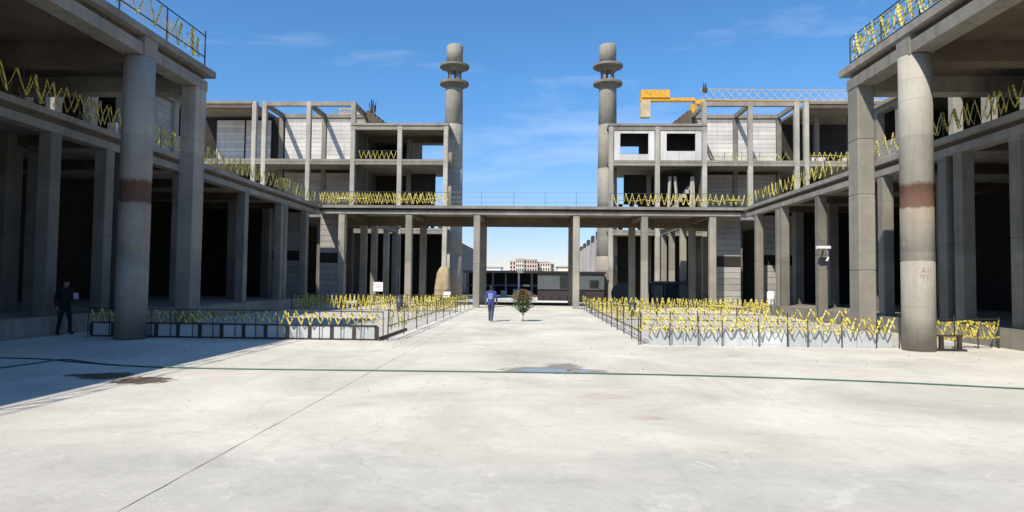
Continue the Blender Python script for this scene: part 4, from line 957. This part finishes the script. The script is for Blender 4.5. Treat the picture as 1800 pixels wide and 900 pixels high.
# ------------------------------------------------------------------ people
def person(loc, rz, joints, label, mats, hscale=1.0, hair=True, extra=None):
    """joints: dict of named points; body = skinned skeleton, one surface"""
    t = thing('person', label, 'person', loc, rz)
    J = joints; names = list(J); idx = {k: i for i, k in enumerate(names)}
    edges = [('pelvis','belly'),('belly','chest'),('chest','neck'),('neck','head'),('chest','shL'),('shL','elL'),('elL','wrL'),('wrL','haL'),('chest','shR'),('shR','elR'),('elR','wrR'),('wrR','haR'),
             ('pelvis','hipL'),('hipL','knL'),('knL','anL'),('anL','toL'),('pelvis','hipR'),('hipR','knR'),('knR','anR'),('anR','toR')]
    rad = dict(pelvis=(.165,.12), belly=(.15,.11), chest=(.18,.12), neck=(.06,.06), head=(.05,.05), shL=(.075,.08), shR=(.075,.08), elL=(.05,.05), elR=(.05,.05), wrL=(.036,.036), wrR=(.036,.036), haL=(.045,.03), haR=(.045,.03),
               hipL=(.10,.105), hipR=(.10,.105), knL=(.068,.068), knR=(.068,.068), anL=(.05,.05), anR=(.05,.05), toL=(.05,.035), toR=(.05,.035))
    me = bpy.data.meshes.new('skeleton'); me.from_pydata([J[k] for k in names], [(idx[a], idx[b]) for a, b in edges], [])
    o = bpy.data.objects.new('body', me); COL.objects.link(o)
    o.modifiers.new('skin', 'SKIN'); sb = o.modifiers.new('sub', 'SUBSURF'); sb.levels = 2; sb.render_levels = 2
    for k in names:
        sv = me.skin_vertices[0].data[idx[k]]; sv.radius = rad[k]; sv.use_root = k == 'pelvis'
    bpy.context.view_layer.update()
    dg = bpy.context.evaluated_depsgraph_get(); nm = bpy.data.meshes.new_from_object(o.evaluated_get(dg))
    bpy.data.objects.remove(o)
    for mm in (mats['top'], mats['legs'], 'skin', mats['shoe']): nm.materials.append(M[mm])
    bm = bmesh.new(); bm.from_mesh(nm)
    H = Vector(J['head'])
    # head: egg with nose, brow and ears, joined into the same mesh
    hb = bmesh.ops.create_uvsphere(bm, u_segments=20, v_segments=16, radius=1.0)
    for v_ in hb['verts']:
        c = v_.co.copy(); x, y, z = c
        wx = 0.074*(1-0.12*max(0, -z)); v_.co = H + Vector((x*wx, y*0.094, z*0.115 + 0.03))
        if y < -0.75 and abs(x) < 0.25 and -0.35 < z < 0.12: v_.co.y -= 0.022*(1-abs(x)*3)
        if y < -0.7 and 0.1 < z < 0.3 and abs(x) > 0.2: v_.co.y += 0.008
        if abs(x) > 0.93 and abs(z) < 0.35: v_.co.x *= 1.14
    bm.to_mesh(nm); bm.free()
    ck = J['neck'][2]; 
    for p_ in nm.polygons:
        p_.use_smooth = True; c = p_.center
        dw = min((c-Vector(J['haL'])).length, (c-Vector(J['haR'])).length)
        if c.z > ck+0.005: p_.material_index = 2
        elif dw < 0.085: p_.material_index = 2
        elif c.z < 0.10: p_.material_index = 3
        elif c.z < J['pelvis'][2]-0.03 and (c-Vector(J['elL'])).length > .14 and (c-Vector(J['elR'])).length > .14 and min((c-Vector(J['wrL'])).length, (c-Vector(J['wrR'])).length) > .16: p_.material_index = 1
    body = link('body', nm, t)
    # fingers
    for sd in ('L', 'R'):
        w = Vector(J['wr'+sd]); h = Vector(J['ha'+sd]); d = (h-w).normalized(); side = Vector((0, 1, 0)); fm = MB()
        for k in range(4):
            b0 = h+side*(-0.03+0.02*k); ln = (0.06, 0.075, 0.07, 0.055)[k]
            fm.tube([b0-d*0.02, b0+d*ln*0.6, b0+d*ln*0.95+Vector((0.012 if sd == 'L' else -0.012, 0, 0))], [0.010, 0.009, 0.007], 6)
        b0 = w+d*0.04; fm.tube([b0, b0-side*0.045+d*0.02, b0-side*0.055+d*0.055], [0.012, 0.011, 0.008], 6)
        fm.build('fingers', 'skin', body, smooth=True)
    if hair:
        hm = MB(); n = 18; rings = []
        for z, r in ((0.02, 1.05), (0.05, 1.09), (0.09, 1.06), (0.125, 0.86), (0.148, 0.5), (0.156, 0.12)):
            rings.append([H+Vector((0.078*r*math.cos(2*math.pi*j/n), 0.012+0.096*r*math.sin(2*math.pi*j/n), z + (0.045 if math.sin(2*math.pi*j/n) < -0.3 and z < 0.06 else -0.045 if math.sin(2*math.pi*j/n) > 0.2 and z < 0.04 else 0))) for j in range(n)])
        hm.rings(rings).build('hair', 'hair', body, smooth=True)
    if extra: extra(t, J, body)
    return t
# walker in blue, seen from behind (faces +Y): figure built facing -Y, turned round
stride = dict(pelvis=(0,0,.90), belly=(0,.0,1.06), chest=(0,-.01,1.27), neck=(0,-.01,1.45), head=(0,-.03,1.55),
    shL=(.19,0,1.37), elL=(.25,.10,1.12), wrL=(.24,.07,.88), haL=(.23,.04,.80), shR=(-.19,0,1.37), elR=(-.25,.02,1.11), wrR=(-.25,-.12,.91), haR=(-.24,-.17,.84),
    hipL=(.09,0,.84), knL=(.09,-.12,.48), anL=(.08,-.05,.085), toL=(.09,-.20,.05), hipR=(-.09,0,.84), knR=(-.08,.02,.47), anR=(-.08,.20,.11), toR=(-.08,.08,.05))
def walker_extra(t, J, body):
    # shoulder bag / pale patch on the back
    rings = []
    for z, w in ((1.05, .10), (1.12, .135), (1.24, .14), (1.33, .11)):
        rings.append([(w*x, y, z) for x, y in ((-1,.10),(-.6,.155),(.6,.155),(1,.10),(.6,.085),(-.6,.085))])
    MB().rings(rings).build('back_panel', 'bluepale', body, smooth=False)
p = on_z(863, 565.5)
person((p.x, p.y, 0), R(172), stride, 'person in blue work clothes walking away along the sunlit path', dict(top='blue', legs='trousers', shoe='black'), extra=walker_extra)
stand = dict(pelvis=(0,0,.95), belly=(0,.0,1.12), chest=(0,.0,1.35), neck=(0,-.01,1.53), head=(0,-.03,1.64),
    shL=(.20,0,1.45), elL=(.29,.0,1.18), wrL=(.20,-.20,1.22), haL=(.14,-.27,1.27), shR=(-.20,0,1.45), elR=(-.28,.05,1.18), wrR=(-.27,-.02,.93), haR=(-.26,-.05,.85),
    hipL=(.10,0,.88), knL=(.17,-.02,.50), anL=(.20,.02,.085), toL=(.22,-.13,.05), hipR=(-.10,0,.88), knR=(-.15,-.02,.50), anR=(-.20,.02,.085), toR=(-.24,-.13,.05))
def stand_extra(t, J, body): pass
p = on_z(112, 590); p = EYE.lerp(p, 1.0); p = Vector((p.x*19.75/p.y, 19.75, 0))
person((p.x, p.y, 0), R(70), stand, 'person in black standing with feet apart in the canopy shade, holding a pale sheet', dict(top='black', legs='black', shoe='black'))
ph = Matrix.Rotation(R(70), 4, 'Z') @ Vector((.12, -.34, 1.27)) + Vector((p.x, p.y, 0))
sheet = MB(); sheet.rings([[(-.09, -.004, -.14), (.09, -.004, -.14), (.09, .004, -.14), (-.09, .004, -.14)], [(-.09, .012, 0), (.09, .012, 0), (.09, .02, 0), (-.09, .02, 0)], [(-.09, -.004, .15), (.09, -.004, .15), (.09, .004, .15), (-.09, .004, .15)]])
so = sheet.build('paper_sheet', 'mark_grey', None, tuple(ph)); so.rotation_euler = (R(-20), 0, R(50)); so.scale = (0.75, 1, 0.75)
tag(so, 'pale folded sheet held by the person in black', 'paper')
